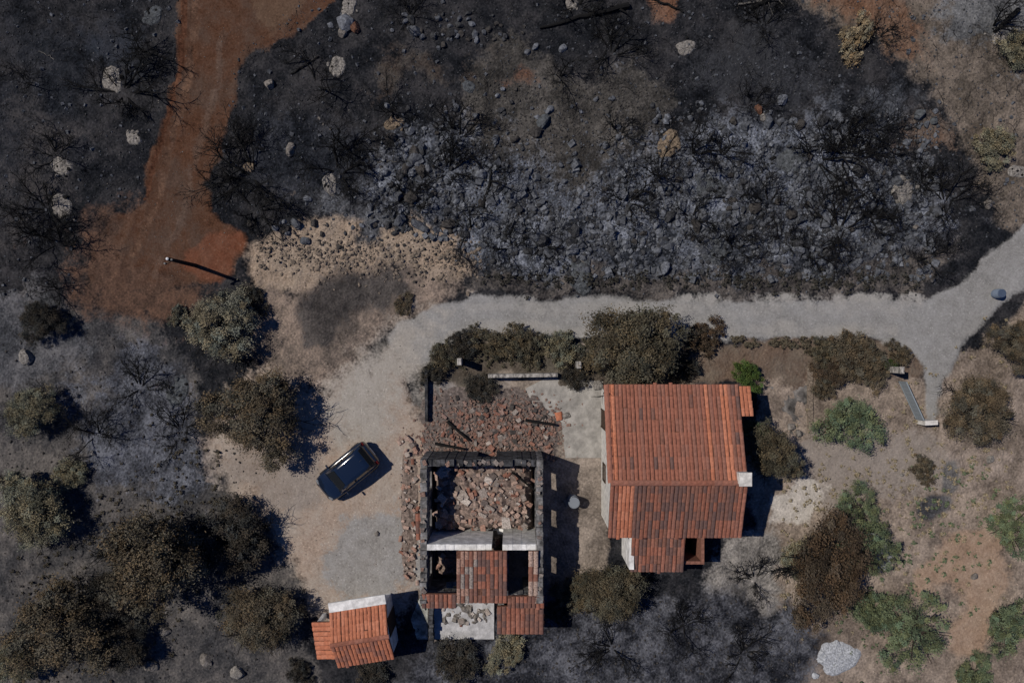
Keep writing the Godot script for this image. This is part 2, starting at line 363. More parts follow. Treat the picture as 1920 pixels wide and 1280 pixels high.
func ground() -> void:
	for q in [[n_big, 0.011, 3, 1], [n_mid, 0.05, 4, 2], [n_fine, 0.22, 3, 3], [n_rag, 0.03, 5, 4]]:
		var n: FastNoiseLite = q[0]
		n.frequency = q[1]
		n.fractal_octaves = q[2]
		n.seed = q[3] * 17
		n.fractal_gain = 0.6
	var zs := zones()
	var lw := 400
	var lh := 275
	var masks: Array[PackedByteArray] = []
	var small: Array[PackedByteArray] = []
	var wn := FastNoiseLite.new()
	wn.seed = 77
	wn.frequency = 0.028
	wn.fractal_octaves = 4
	wn.fractal_gain = 0.62
	var warp := PackedFloat32Array()
	warp.resize(lw * lh * 2)
	for y in lh:
		for x in lw:
			warp[y * lw + x] = wn.get_noise_2d(x, y)
			warp[y * lw + x + lw * lh] = wn.get_noise_2d(x + 900, y + 300)
	for z in zs:
		var amp_w: float = z.get("w", 1.0 if z.r < 0.7 else 13.0 * z.r)
		var poly := PackedVector2Array()
		for i in z.p.size() / 2:
			poly.append(Vector2((z.p[i * 2] - 960.0) / PX + GW / 2, (z.p[i * 2 + 1] - 640.0) / PX + GD / 2) * (lw / GW))
		var r := Rect2(poly[0], Vector2.ZERO)
		for v in poly: r = r.expand(v)
		var d := PackedByteArray()
		d.resize(lw * lh)
		r = r.grow(amp_w)
		for y in range(maxi(0, int(r.position.y)), mini(lh, int(r.end.y) + 1)):
			for x in range(maxi(0, int(r.position.x)), mini(lw, int(r.end.x) + 1)):
				var wv := Vector2(warp[y * lw + x], warp[y * lw + x + lw * lh]) * amp_w
				if Geometry2D.is_point_in_polygon(Vector2(x + 0.5, y + 0.5) + wv, poly):
					d[y * lw + x] = 255
		var im := Image.create_from_data(lw, lh, false, Image.FORMAT_L8, d)
		if z.f > 1:
			im.resize(lw / int(z.f), lh / int(z.f), Image.INTERPOLATE_BILINEAR if z.f < 3 else Image.INTERPOLATE_LANCZOS)
		var im2: Image = im.duplicate()
		im2.resize(NX, NZ, Image.INTERPOLATE_CUBIC)
		small.append(im2.get_data())
		im.resize(TW, TH, Image.INTERPOLATE_CUBIC)
		masks.append(im.get_data())
	var img_big := n_big.get_image(TW, TH).get_data()
	var img_mid := n_mid.get_image(TW, TH).get_data()
	var img_fine := n_fine.get_image(TW, TH).get_data()
	var img_rag := n_rag.get_image(TW, TH).get_data()
	var lut := PackedByteArray()
	lut.resize(4097)
	for i in 4097:
		var l := i / 4096.0
		lut[i] = int(clampf((12.92 * l if l < 0.0031308 else 1.055 * pow(l, 1 / 2.4) - 0.055) * 255.0 + 0.5, 0, 255))
	var nz := zs.size()
	var par := PackedFloat32Array()
	for z in zs:
		par.append_array(PackedFloat32Array([z.a[0], z.a[1], z.a[2], z.b[0], z.b[1], z.b[2], z.r, z.h, z.s, z.get("g", 4.5 if z.r < 0.7 else 2.6)]))
	var rows := []
	var hrows := []
	rows.resize(TH)
	hrows.resize(TH)
	var job := func(y: int) -> void:
		var out := PackedByteArray()
		out.resize(TW * 3)
		var hout := PackedByteArray()
		hout.resize(TW)
		var hash_: int = y * 7919 + 13
		for x in TW:
			var at := y * TW + x
			var big := img_big[at] / 255.0
			var mid := img_mid[at] / 255.0
			var fine := img_fine[at] / 255.0
			var rag := (img_rag[at] - 127.5) / 127.5
			var r := 0.0
			var g := 0.0
			var b := 0.0
			var hh := 0.0
			var sp := 0.0
			var t := clampf((big * 0.5 + mid * 0.25 + fine * 0.25 - 0.5) * 3.4 + 0.5, 0.0, 1.0)
			for k in nz:
				var m := masks[k][at]
				if m < 3: continue
				var o := k * 10
				var rg := par[o + 6]
				var w := (m / 255.0 - 0.5 + (rag * 0.62 + (mid - 0.5) * 0.5 + (fine - 0.5) * 0.55) * rg * 0.5) * par[o + 9] + 0.5
				if k == 0: w = 1.0
				if w <= 0.0: continue
				if w > 1.0: w = 1.0
				r += (par[o] + (par[o + 3] - par[o]) * t - r) * w
				g += (par[o + 1] + (par[o + 4] - par[o + 1]) * t - g) * w
				b += (par[o + 2] + (par[o + 5] - par[o + 2]) * t - b) * w
				hh += (par[o + 7] - hh) * w
				sp += (par[o + 8] - sp) * w
			hash_ = (hash_ * 1103515245 + 12345) & 0x7fffffff
			var white := ((hash_ >> 12) & 255) / 255.0
			var v := 1.0 + sp * ((fine - 0.5) * 1.7 + (mid - 0.5) * 1.5 + (big - 0.5) * 1.4 + (white - 0.5) * 0.9)
			if v < 0.15: v = 0.15
			if white > 0.985 and fine > 0.55: v += sp * 2.0       # pale grit
			out[x * 3] = lut[int(clampf(r * v, 0, 1) * 4096)]
			out[x * 3 + 1] = lut[int(clampf(g * v, 0, 1) * 4096)]
			out[x * 3 + 2] = lut[int(clampf(b * v, 0, 1) * 4096)]
			hout[x] = int(clampf(0.5 + hh * ((fine - 0.5) * 0.45 + (mid - 0.5) * 0.4 + (white - 0.5) * 0.08), 0, 1) * 255)
		rows[y] = out
		hrows[y] = hout
	var id := WorkerThreadPool.add_group_task(job, TH)
	WorkerThreadPool.wait_for_group_task_completion(id)
	var all := PackedByteArray()
	var hall := PackedByteArray()
	for y in TH:
		all.append_array(rows[y])
		hall.append_array(hrows[y])
	var gm := StandardMaterial3D.new()
	gm.albedo_texture = ImageTexture.create_from_image(Image.create_from_data(TW, TH, false, Image.FORMAT_RGB8, all))
	gm.roughness = 1.0
	gm.metallic_specular = 0.15
	gm.heightmap_enabled = true
	gm.heightmap_texture = ImageTexture.create_from_image(Image.create_from_data(TW, TH, false, Image.FORMAT_L8, hall))
	gm.heightmap_scale = 13.0
	# relief
	var w1 := NX + 1
	heights.resize(w1 * (NZ + 1))
	var amp := PackedFloat32Array()
	amp.resize(NX * NZ)
	var sheet := PackedByteArray()
	sheet.resize(NX * NZ)
	var sheets := ["ground"]
	for k in nz:
		if zs[k].has("n"): sheets.append(zs[k].n)
	for j in NZ:
		for i in NX:
			var at := j * NX + i
			var rag := n_rag.get_noise_2d(i * TW / float(NX), j * TH / float(NZ))
			var a := 0.0
			var s := 0
			for k in nz:
				var m := small[k][at]
				if m < 3: continue
				var w := clampf((m / 255.0 - 0.5 + rag * par[k * 10 + 6] * 0.42) * 5.0 + 0.5, 0.0, 1.0)
				a += (par[k * 10 + 7] - a) * w
				if w > 0.5:
					if zs[k].has("n"): s = sheets.find(zs[k].n)
					elif par[k * 10 + 7] > 0.45: s = 0
			amp[at] = a
			sheet[at] = s
	var hn := FastNoiseLite.new()
	hn.seed = 5
	hn.frequency = 0.55
	hn.fractal_octaves = 4
	hn.fractal_gain = 0.62
	var ln := FastNoiseLite.new()
	ln.seed = 6
	ln.frequency = 0.06
	ln.fractal_octaves = 2
	var ridges := []                    # low lines of soil left by the grader and by wheels
	for q in [[344, -20, 326, 130, 300, 240, 276, 330, 264, 376, 0.10], [356, -20, 338, 130, 312, 240, 288, 330, 270, 400, 0.045], [640, 2, 560, 58, 500, 90, 455, 114, 455, 115, 0.08], [655, -20, 560, 40, 490, 80, 440, 150, 438, 200, 0.04], [620, -20, 520, 45, 470, 80, 420, 150, 410, 200, 0.035], [380, 20, 365, 130, 340, 240, 315, 340, 260, 480, 0.03], [420, 60, 405, 170, 380, 280, 350, 380, 290, 520, 0.03], [262, 380, 240, 440, 225, 490, 215, 540, 200, 590, 0.05], [455, 436, 462, 455, 455, 480, 440, 505, 430, 515, 0.1]]:
		for k in 4:
			var pa := P(q[k * 2], q[k * 2 + 1])
			var pb := P(q[k * 2 + 2], q[k * 2 + 3])
			ridges.append([Vector2(pa.x, pa.z), Vector2(pb.x, pb.z), q[10]])
	for j in NZ + 1:
		for i in w1:
			var x := -GW / 2 + GW * i / NX
			var z := -GD / 2 + GD * j / NZ
			var a := amp[mini(j, NZ - 1) * NX + mini(i, NX - 1)]
			var berm := 0.0
			for l in ridges:
				var near := Geometry2D.get_closest_point_to_segment(Vector2(x, z), l[0], l[1])
				var dd := near.distance_to(Vector2(x, z))
				if dd < 0.4: berm = maxf(berm, (l[2] as float) * exp(-dd * dd / 0.018))
			heights[j * w1 + i] = berm + a * (0.115 * hn.get_noise_2d(x, z) + 0.05 * hn.get_noise_2d(x * 4.3 + 90, z * 4.3) + 0.22 * ln.get_noise_2d(x, z) * minf(a, 1.0))
	for s in sheets.size():
		var remap := PackedInt32Array()
		remap.resize(heights.size())
		remap.fill(-1)
		var pos := PackedVector3Array()
		var nor := PackedVector3Array()
		var uv := PackedVector2Array()
		var idx := PackedInt32Array()
		for j in NZ:
			for i in NX:
				if sheet[j * NX + i] != s: continue
				var c := [j * w1 + i, j * w1 + i + 1, (j + 1) * w1 + i + 1, (j + 1) * w1 + i]
				for q: int in [c[0], c[1], c[2], c[0], c[2], c[3]]:
					if remap[q] < 0:
						remap[q] = pos.size()
						var qi := q % w1
						var qj := q / w1
						pos.append(Vector3(-GW / 2 + GW * qi / NX, heights[q], -GD / 2 + GD * qj / NZ))
						uv.append(Vector2(qi / float(NX), qj / float(NZ)))
						var dx := heights[qj * w1 + mini(qi + 1, NX)] - heights[qj * w1 + maxi(qi - 1, 0)]
						var dz := heights[mini(qj + 1, NZ) * w1 + qi] - heights[maxi(qj - 1, 0) * w1 + qi]
						nor.append(Vector3(-dx, 0.25, -dz).normalized())
					idx.append(remap[q])
		var arr := []
		arr.resize(Mesh.ARRAY_MAX)
		arr[Mesh.ARRAY_VERTEX] = pos
		arr[Mesh.ARRAY_NORMAL] = nor
		arr[Mesh.ARRAY_TEX_UV] = uv
		arr[Mesh.ARRAY_INDEX] = idx
		var am := ArrayMesh.new()
		am.add_surface_from_arrays(Mesh.PRIMITIVE_TRIANGLES, arr)
		struct(sheets[s], am, gm)
	# the land beyond, to the horizon
	var st := mb()
	var f := 900.0
	var hx := GW / 2
	var hz := GD / 2
	for q in [[-f, -f, f, -hz], [-f, hz, f, f], [-f, -hz, -hx, hz], [hx, -hz, f, hz]]:
		quad(st, Vector3(q[0], -0.06, q[1]), Vector3(q[2], -0.06, q[1]), Vector3(q[2], -0.06, q[3]), Vector3(q[0], -0.06, q[3]))
	struct("terrain", done(st), mat(0.075, 0.068, 0.06, 1.0, "coarse", 0.06))

# ------------------------------------------------------------------ slabs, yard walls
func wall_mesh(L: float, h: float, th: float, openings := [], rough := 0.0, seed_ := 1) -> ArrayMesh:   # along +x, base at y 0, centred on z
	var cuts := [0.0, L]
	var x := 0.0
	while x < L:
		cuts.append(x)
		x += 0.23
	for o in openings:
		cuts.append(o[0])
		cuts.append(o[1])
	cuts.sort()
	var r := RandomNumberGenerator.new()
	r.seed = seed_
	var st := mb()
	for i in cuts.size() - 1:
		var a: float = cuts[i]
		var b: float = cuts[i + 1]
		if b - a < 0.01: continue
		var top := h + r.randf_range(-rough, rough)
		var y0 := -0.1
		var c := (a + b) / 2
		for o in openings:
			if c > o[0] and c < o[1]:
				box(st, Vector3(c, (y0 + o[2]) / 2, 0), Vector3(b - a, o[2] - y0, th))
				y0 = o[3]
		if top > y0 + 0.02:
			bevel_box(st, Vector3(c, (y0 + top) / 2, r.randf_range(-1, 1) * rough * 0.18), Vector3(b - a, top - y0, th), 0.008)
	return done(st)

func along(a: Vector3, b: Vector3) -> Transform3D:
	var d := b - a
	d.y = 0
	return Transform3D(Basis(Vector3.UP, atan2(-d.z, d.x)), Vector3(a.x, 0, a.z))

func flat_slab(called: String, pts: Array, top: float, m: Material) -> MeshInstance3D:
	var st := mb()
	var poly := PackedVector2Array()
	for i in pts.size() / 2:
		var p := P(pts[i * 2], pts[i * 2 + 1], 0.0)
		poly.append(Vector2(p.x, p.z))
	if Geometry2D.is_polygon_clockwise(poly): poly.reverse()
	var tri := Geometry2D.triangulate_polygon(poly)
	for t in tri.size() / 3:
		var a := poly[tri[t * 3]]
		var b := poly[tri[t * 3 + 1]]
		var c := poly[tri[t * 3 + 2]]
		var up := [Vector3(a.x, top, a.y), Vector3(b.x, top, b.y), Vector3(c.x, top, c.y)]
		if (b - a).cross(c - a) < 0: up.reverse()
		for v in up: st.add_vertex(v)
	for i in poly.size():
		var a := poly[i]
		var b := poly[(i + 1) % poly.size()]
		quad(st, Vector3(a.x, -0.1, a.y), Vector3(a.x, top, a.y), Vector3(b.x, top, b.y), Vector3(b.x, -0.1, b.y))
	return put(called, done(st), m)

func slabs_and_walls() -> void:
	var o: Node = flat_slab("yard_slab", [985, 728, 1030, 705, 1100, 712, 1143, 716, 1143, 858, 1060, 858, 1052, 790, 1000, 760], 0.06, mat(0.36, 0.345, 0.32, 0.95, "soft", 0.3, 1.0))
	o.set_meta("kind", "structure")
	o = flat_slab("patio_slab", [1434, 725, 1518, 722, 1518, 806, 1478, 838, 1452, 800, 1440, 770], 0.05, mat(0.235, 0.22, 0.205, 0.95, "coarse", 0.3, 2.0))
	o.set_meta("kind", "structure")
	o = flat_slab("path_slab", [786, 1122, 802, 1122, 802, 1198, 782, 1198, 770, 1160], 0.05, mat(0.42, 0.43, 0.39, 0.95, "coarse", 0.4, 1.0))
	o.set_meta("kind", "structure")
	for w in [
		[915, 705, 1046, 703, 0.9, 0.2, "rough_white", "whitewashed low garden wall below the hedge"],
		[799, 696, 799, 790, 0.4, 0.16, "dark_wall", "sooty low wall along the yard edge beside the brick rubble"],
		[1520, 690, 1520, 806, 0.16, 0.3, "tan_stone", "low tan kerb between the patio and the garden bushes"],
		[1735, 793, 1760, 792, 0.8, 0.25, "pale", "short white wall stub at the foot of the gate"],
		[1180, 1068, 1282, 1068, 0.4, 0.2, "old_plaster", "low kerb wall below the lean-to roof"],
	]:
		var a := P(w[0], w[1], w[4])
		var b := P(w[2], w[3], w[4])
		var t := put("garden_wall", wall_mesh(a.distance_to(b), w[4], w[5], [], 0.03, int(w[0])), M[w[6]], self, along(a, b))
		tag(t, w[7], "wall")
	for w in [[861, 678, 1.5, "white post at the hedge corner near the rubble yard"], [1086, 684, 1.5, "white post between the hedge and the olive tree"], [1693, 694, 1.5, "pale gatepost at the lane end of the gate"]]:
		var st := mb()
		bevel_box(st, Vector3(0, w[2] / 2, 0), Vector3(0.2, w[2], 0.34), 0.03)
		bevel_box(st, Vector3(0, w[2] + 0.04, 0), Vector3(0.24, 0.06, 0.38), 0.03)
		var p := P(w[0], w[1], w[2])
		tag(put("masonry_post", done(st), M.rough_white, self, Transform3D(Basis(), Vector3(p.x, gy(p.x, p.z) - 0.03, p.z))), w[3], "post")
	# gate standing half open beside the lane
	var a := P(1700, 716, 0.85)
	var b := P(1733, 788, 0.85)
	var g := thing("metal_gate", "grey sheet-metal gate standing beside the lane junction", "gate")
	g.transform = along(a, b)
	var L := Vector2(b.x - a.x, b.z - a.z).length()
	var st := mb()
	for y in [0.12, 0.85]: box(st, Vector3(L / 2, y, 0), Vector3(L, 0.06, 0.06))
	for x in [0.03, L - 0.03]: box(st, Vector3(x, 0.485, 0), Vector3(0.06, 0.67, 0.06))
	put("frame", done(st), M.metal, g)
	for i in 9:
		st = mb()
		box(st, Vector3(0.06 + (L - 0.12) * (i + 0.5) / 9.0, 0.485, 0.0), Vector3((L - 0.12) / 9.0 - 0.015, 0.67, 0.025))
		put("panel", done(st), M.metal, g)
	for x in [0.05, L - 0.05]:
		st = mb()
		box(st, Vector3(x, 0.045, 0), Vector3(0.05, 0.11, 0.05))
		put("foot", done(st), M.dark_metal, g)

# ------------------------------------------------------------------ tiles
var tile_cache := {}
func tile_mesh(w: float, l: float) -> ArrayMesh:       # half-round clay tile, crown up (+y), length along +z
	var key := Vector2(w, l)
	if tile_cache.has(key): return tile_cache[key]
	var st := mb()
	st.set_smooth_group(0)
	var n := 6
	for i in n:
		var t0 := PI * i / n
		var t1 := PI * (i + 1) / n
		var r0 := w * 0.5
		var r1 := w * 0.43
		var a := Vector3(cos(t0) * r0, sin(t0) * r0 * 0.4 + 0.02, 0)
		var b := Vector3(cos(t1) * r0, sin(t1) * r0 * 0.4 + 0.02, 0)
		var c := Vector3(cos(t1) * r1, sin(t1) * r1 * 0.4, l)
		var d := Vector3(cos(t0) * r1, sin(t0) * r1 * 0.4, l)
		quad(st, a, b, c, d)
	st.set_smooth_group(-1)
	for i in n:
		var t0 := PI * i / n
		var t1 := PI * (i + 1) / n
		var r0 := w * 0.5
		var e0 := Vector3(cos(t0), sin(t0) * 0.4, 0)
		var e1 := Vector3(cos(t1), sin(t1) * 0.4, 0)
		quad(st, e0 * r0 + Vector3(0, 0.02, 0), e0 * (r0 - 0.02), e1 * (r0 - 0.02), e1 * r0 + Vector3(0, 0.02, 0))
	tile_cache[key] = done(st)
	return tile_cache[key]

func slope(parent: Node, called: String, o: Vector3, u: Vector3, v: Vector3, tw: float, tl: float, pick: Callable, joined := false, gap := 0.0) -> MeshInstance3D:
	# o: eave corner; u along the eave, v up the slope (full lengths)
	var n := v.cross(u).normalized()
	if n.y < 0: n = -n
	var st := mb()
	var d := n * 0.09
	var loop := [o - d, o + u - d, o + u + v - d, o + v - d, o, o + u, o + u + v, o + v]
	if u.cross(v).y < 0:
		loop = [o - d, o + v - d, o + u + v - d, o + u - d, o, o + v, o + u + v, o + u]
	hull8(st, loop)
	var part := put(called, done(st), M.deck, parent)
	var cols := int(round(u.length() / tw))
	var rows := int(ceil(v.length() / tl))
	var w := u.length() / cols
	var uu := u.normalized()
	var vv := v.normalized()
	var mesh := tile_mesh(snappedf(w * 1.0, 0.001), snappedf(v.length() / rows * 1.08, 0.001))
	var by := {}
	for i in cols:
		var cj := rng.randf_range(-0.012, 0.012)
		for j in rows:
			if rng.randf() < gap: continue
			var at := o + uu * ((i + 0.5) * w + cj + rng.randf_range(-0.008, 0.008)) + vv * (v.length() / rows * j - 0.03 - (0.09 if rng.randf() < 0.025 else 0.0)) + n * (0.005 + rng.randf_range(0, 0.016))
			var b := Basis(uu if uu.cross(n).dot(vv) > 0 else -uu, n, vv).rotated(n, rng.randf_range(-0.02, 0.02))
			var m: Material = pick.call((i + 0.5) / cols, (j + 0.5) / rows)
			if joined:
				if not by.has(m):
					var s := SurfaceTool.new()
					s.begin(Mesh.PRIMITIVE_TRIANGLES)
					by[m] = s
				by[m].append_from(mesh, 0, Transform3D(b, at))
			else:
				put("tile", mesh, m, part, Transform3D(b, at))
	for m in by:
		var t := put("tile_field", by[m].commit(), m, part)
		t.set_meta("kind", "stuff")
	return part

func ridge(parent: Node, a: Vector3, b: Vector3, set_: Array, w := 0.3, l := 0.42) -> void:
	var d := (b - a).normalized()
	var side := Vector3.UP.cross(d).normalized()
	var n := d.cross(side)
	var k := int(a.distance_to(b) / l)
	for i in k:
		put("ridge_tile", tile_mesh(w, 0.48), set_[rng.randi() % set_.size()], parent, Transform3D(Basis(side, n, d).rotated(n, rng.randf_range(-0.03, 0.03)), a + d * (a.distance_to(b) / k * i) + n * 0.03))

func one_of(a: Array) -> Material:
	return a[rng.randi() % a.size()]

func openings_on(parent: Node, tf: Transform3D, kinds: Array) -> void:       # windows and doors set on an outer wall face; x along, z out
	for k in kinds:
		var door: bool = k[0] == "door"
		var st := mb()
		var w: float = k[2]
		var y0: float = k[3]
		var y1: float = k[4]
		for q in [[-w / 2, 0.07, 1], [w / 2, 0.07, 1]]: box(st, Vector3(k[1] + q[0], (y0 + y1) / 2, 0.02), Vector3(0.07, y1 - y0 + 0.07, 0.06))
		for y in [y0, y1]: box(st, Vector3(k[1], y, 0.023), Vector3(w - 0.07, 0.07, 0.06))
		var f := put("door" if door else "window", done(st), M.wood, parent, tf)
		st = mb()
		box(st, Vector3(k[1], (y0 + y1) / 2, 0.012), Vector3(w - 0.07, y1 - y0 - 0.07, 0.02))
		put("panel" if door else "pane", done(st), M.wood if door else M.glass, f)

# ------------------------------------------------------------------ the house with the clay roof
func tiled_house() -> void:
	var h := thing("tiled_house", "low house with an orange clay tile gable roof beside the roofless ruin", "house")
	var x0 := 4.86
	var x1 := 11.62
	var ze := P(0, 722, 2.8).z
	var zr := P(0, 905, 4.35).z
	var zs := P(0, 1006, 3.3).z
	var wx0 := x0 + 0.22
	var wx1 := x1 - 0.3
	var wz0 := ze + 0.35
	var wz1 := zs - 0.3
	var slope_n := (4.35 - 2.8) / (zr - ze)
	var slope_s := (4.35 - 3.3) / (zs - zr)
	# gable walls follow the roof
	for x: float in [wx0, wx1]:
		var st := mb()
		var t := 0.15
		var prof := [Vector2(wz0, -0.1), Vector2(wz0, 2.8 + slope_n * 0.35 - 0.12), Vector2(zr, 4.35 - 0.14), Vector2(wz1, 3.3 + slope_s * 0.3 - 0.12), Vector2(wz1, -0.1)]
		for i in 5:
			var a: Vector2 = prof[i]
			var b: Vector2 = prof[(i + 1) % 5]
			quad(st, Vector3(x - t, a.y, a.x), Vector3(x + t, a.y, a.x), Vector3(x + t, b.y, b.x), Vector3(x - t, b.y, b.x))
		for s: float in [-t, t]:
			for tri in [[0, 1, 2], [0, 2, 3], [0, 3, 4]]:
				for k: int in (tri if s < 0 else [tri[2], tri[1], tri[0]]): st.add_vertex(Vector3(x + s, prof[k].y, prof[k].x))
		put("wall", done(st), M.pale, h)
	var st2 := mb()
	box(st2, Vector3((wx0 + wx1) / 2, 1.3, wz0 + 0.13), Vector3(wx1 - wx0 - 0.31, 2.8, 0.26))
	put("wall", done(st2), M.pale, h)
	st2 = mb()
	box(st2, Vector3((wx0 + wx1) / 2, 1.56, wz1 - 0.13), Vector3(wx1 - wx0 - 0.31, 3.3, 0.26))
	put("wall", done(st2), M.pale, h)
	openings_on(h, Transform3D(Basis(Vector3.UP, PI), Vector3((wx0 + wx1) / 2, 0, wz0)), [["door", 0.6, 0.95, 0.02, 2.05], ["window", 2.3, 0.9, 0.9, 1.9], ["window", -1.9, 0.9, 0.9, 1.9]])
	openings_on(h, Transform3D(Basis(Vector3.UP, PI / 2), Vector3(wx1 + 0.15, 0, (wz0 + wz1) / 2)), [["window", 1.2, 0.9, 0.9, 1.9], ["window", -1.6, 0.9, 0.9, 1.9]])
	openings_on(h, Transform3D(Basis(Vector3.UP, -PI / 2), Vector3(wx0 - 0.15, 0, (wz0 + wz1) / 2)), [["window", 0.9, 0.9, 0.9, 1.9], ["door", -1.9, 0.95, 0.02, 2.05]])
	var north := func(u: float, v: float) -> Material:
		if u < 0.065: return one_of(M.bright_tile)
		if u > 0.74 and int(u * 1000) % 3 == 0: return one_of(M.bright_tile)
		var col := int(u * 1000) * 7919 % 97
		if rng.randf() < 0.04: return one_of(M.dull_tile)
		return M.tile[col % 4] if rng.randf() < 0.7 else one_of(M.tile)
	slope(h, "roof_slope", Vector3(x0, 2.8, ze), Vector3(x1 - x0, 0, 0), Vector3(0, 4.35 - 2.8, zr - ze), 0.2, 0.62, north)
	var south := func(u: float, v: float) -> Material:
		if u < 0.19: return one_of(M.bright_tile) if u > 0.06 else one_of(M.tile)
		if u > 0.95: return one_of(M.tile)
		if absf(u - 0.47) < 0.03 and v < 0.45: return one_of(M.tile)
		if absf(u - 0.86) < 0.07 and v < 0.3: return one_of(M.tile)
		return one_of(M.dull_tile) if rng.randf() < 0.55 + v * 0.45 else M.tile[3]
	slope(h, "roof_slope", Vector3(x0, 3.3, zs), Vector3(x1 - x0, 0, 0), Vector3(0, 4.35 - 3.3, zr - zs), 0.2, 0.62, south, true)
	ridge(h, Vector3(x0, 4.37, zr), Vector3(x1, 4.37, zr), M.tile)
	# verge tiles up the west gable
	var k := int((zr - ze) / 0.4)
	var vb := Vector3(0, 4.35 - 2.8, zr - ze)
	for i in k:
		var n := Vector3(1, 0, 0).cross(vb).normalized()
		if n.y < 0: n = -n
		put("verge_tile", tile_mesh(0.3, 0.48), M.tile[2], h, Transform3D(Basis(Vector3(-1, 0, 0), n, vb.normalized()), Vector3(x0 - 0.02, 2.8, ze) + vb * (float(i) / k) + n * 0.05))
	# small tiled porch over the north-east corner
	slope(h, "porch_roof", Vector3(x1 + 0.02, 2.72, ze + 0.1), Vector3(0.62, 0, 0), Vector3(0, 0.5, 1.45), 0.2, 0.5, func(_u: float, _v: float) -> Material: return one_of(M.bright_tile), true)
	var st := mb()
	for q in [0.25, 1.4]:
		st = mb()
		box(st, Vector3(x1 + 0.55, 1.3, ze + q), Vector3(0.12, 2.75 + q * 0.3, 0.12))
		put("porch_post", done(st), M.wood, h)
	# chimney
	st = mb()
	var cx := P(1401, 0, 4.9).x
	var cz := P(0, 899, 4.9).z
	bevel_box(st, Vector3(cx - 0.05, 4.3, cz), Vector3(0.5, 1.0, 0.55), 0.01)
	var ch := put("chimney", done(st), M.pale, h)
	st = mb()
	bevel_box(st, Vector3(cx - 0.05, 4.85, cz), Vector3(0.62, 0.1, 0.67), 0.02)
	put("cap", done(st), M.pale, ch)
	# lean-to below the south eave
	var lx0 := P(1184, 0, 2.6).x
	var lx1 := P(1284, 0, 2.6).x
	var lz1 := P(0, 1070, 2.3).z
	var lz0 := wz1 + 0.02
	slope(h, "lean_to_roof", Vector3(lx0, 2.3, lz1), Vector3(lx1 - lx0, 0, 0), Vector3(0, 0.62, lz0 - lz1), 0.2, 0.5, func(u: float, _v: float) -> Material: return one_of(M.dull_tile) if rng.randf() < 0.7 else one_of(M.tile), true)
	st = mb()
	box(st, Vector3(lx0 + 0.02, 1.22, (lz0 + lz1) / 2), Vector3(0.24, 2.7, lz1 - lz0 - 0.3))
	put("wall", done(st), M.plaster, h)
	st = mb()
	box(st, Vector3((lx0 + lx1) / 2, 1.05, lz1 - 0.28), Vector3(lx1 - lx0 - 0.25, 2.3, 0.24))
	box(st, Vector3(lx1 - 0.12, 1.12, (lz0 + lz1) / 2), Vector3(0.24, 2.5, lz1 - lz0 - 0.82))
	put("wall", done(st), M.pale, h)
	# narrow roofless shaft between lean-to and yard
	var sx1 := P(1318, 0, 2.2).x
	var sz1 := P(0, 1058, 2.2).z
	st = mb()
	box(st, Vector3(sx1, 1.0, (lz0 + sz1) / 2), Vector3(0.16, 2.4, sz1 - lz0))
	box(st, Vector3((lx1 + sx1) / 2, 0.98, sz1 - 0.08), Vector3(sx1 - lx1 - 0.17, 2.4, 0.16))
	put("wall", done(st), M.dull_tile[2], h)

# ------------------------------------------------------------------ roofless burnt house
func rubble_mesh(seed_: int) -> ArrayMesh:          # a broken block: a box with every corner pushed about
	var r := RandomNumberGenerator.new()
	r.seed = seed_
	var p := []
	for y in [-0.5, 0.5]:
		for q in [[-0.5, 0.5], [0.5, 0.5], [0.5, -0.5], [-0.5, -0.5]]:
			p.append(Vector3(q[0] * r.randf_range(0.7, 1.0), y * r.randf_range(0.7, 1.0), q[1] * r.randf_range(0.7, 1.0)))
	var st := mb()
	hull8(st, p)
	return done(st)

var blocks: Array = []
func debris(t: Node3D, count: int, area: Callable, set_: Array, smin: float, smax: float, tiles := 0.3) -> void:
	# pieces lie in t's own axes; area gives a random point on the heap
	if blocks.is_empty():
		for i in 8: blocks.append(rubble_mesh(100 + i))
	for i in count:
		var at: Vector3 = area.call()
		var s := smin * 0.75 * pow(smax / smin * 1.7, pow(rng.randf(), 1.7))
		var b := Basis.from_euler(Vector3(rng.randf_range(-0.45, 0.45), rng.randf() * TAU, rng.randf_range(-0.45, 0.45)))
		if rng.randf() < tiles:
			put("broken_tile", tile_mesh(0.2, 0.32), one_of(set_.slice(0, 2) + [M.dull_tile[2]]), t, Transform3D(b, at))
		else:
			put("broken_block", blocks[rng.randi() % 8], one_of(set_), t, Transform3D(b.scaled_local(Vector3(s, s * rng.randf_range(0.3, 0.6), s * rng.randf_range(0.5, 1.0))), at + Vector3(0, s * 0.12, 0)))

func mound(rx: float, rz: float, h: float, seed_: int, power := 4.0, rough := 0.12, n := 22) -> ArrayMesh:   # heap over a rectangle 2rx by 2rz, base at y 0
	var nz := FastNoiseLite.new()
	nz.seed = seed_
	nz.frequency = 0.9
	nz.fractal_octaves = 3
	var st := SurfaceTool.new()
	st.begin(Mesh.PRIMITIVE_TRIANGLES)
	st.set_smooth_group(-1)
	var f := func(i: int, j: int) -> Vector3:
		var u := 2.0 * i / n - 1
		var v := 2.0 * j / n - 1
		var edge := maxf(0.0, 1.0 - pow(absf(u), power)) * maxf(0.0, 1.0 - pow(absf(v), power))
		return Vector3(u * rx, edge * (h + rough * nz.get_noise_2d(u * rx * 2, v * rz * 2) * 2.0) - 0.03, v * rz)
	for i in n:
		for j in n:
			quad(st, f.call(i, j), f.call(i + 1, j), f.call(i + 1, j + 1), f.call(i, j + 1))
	return done(st)

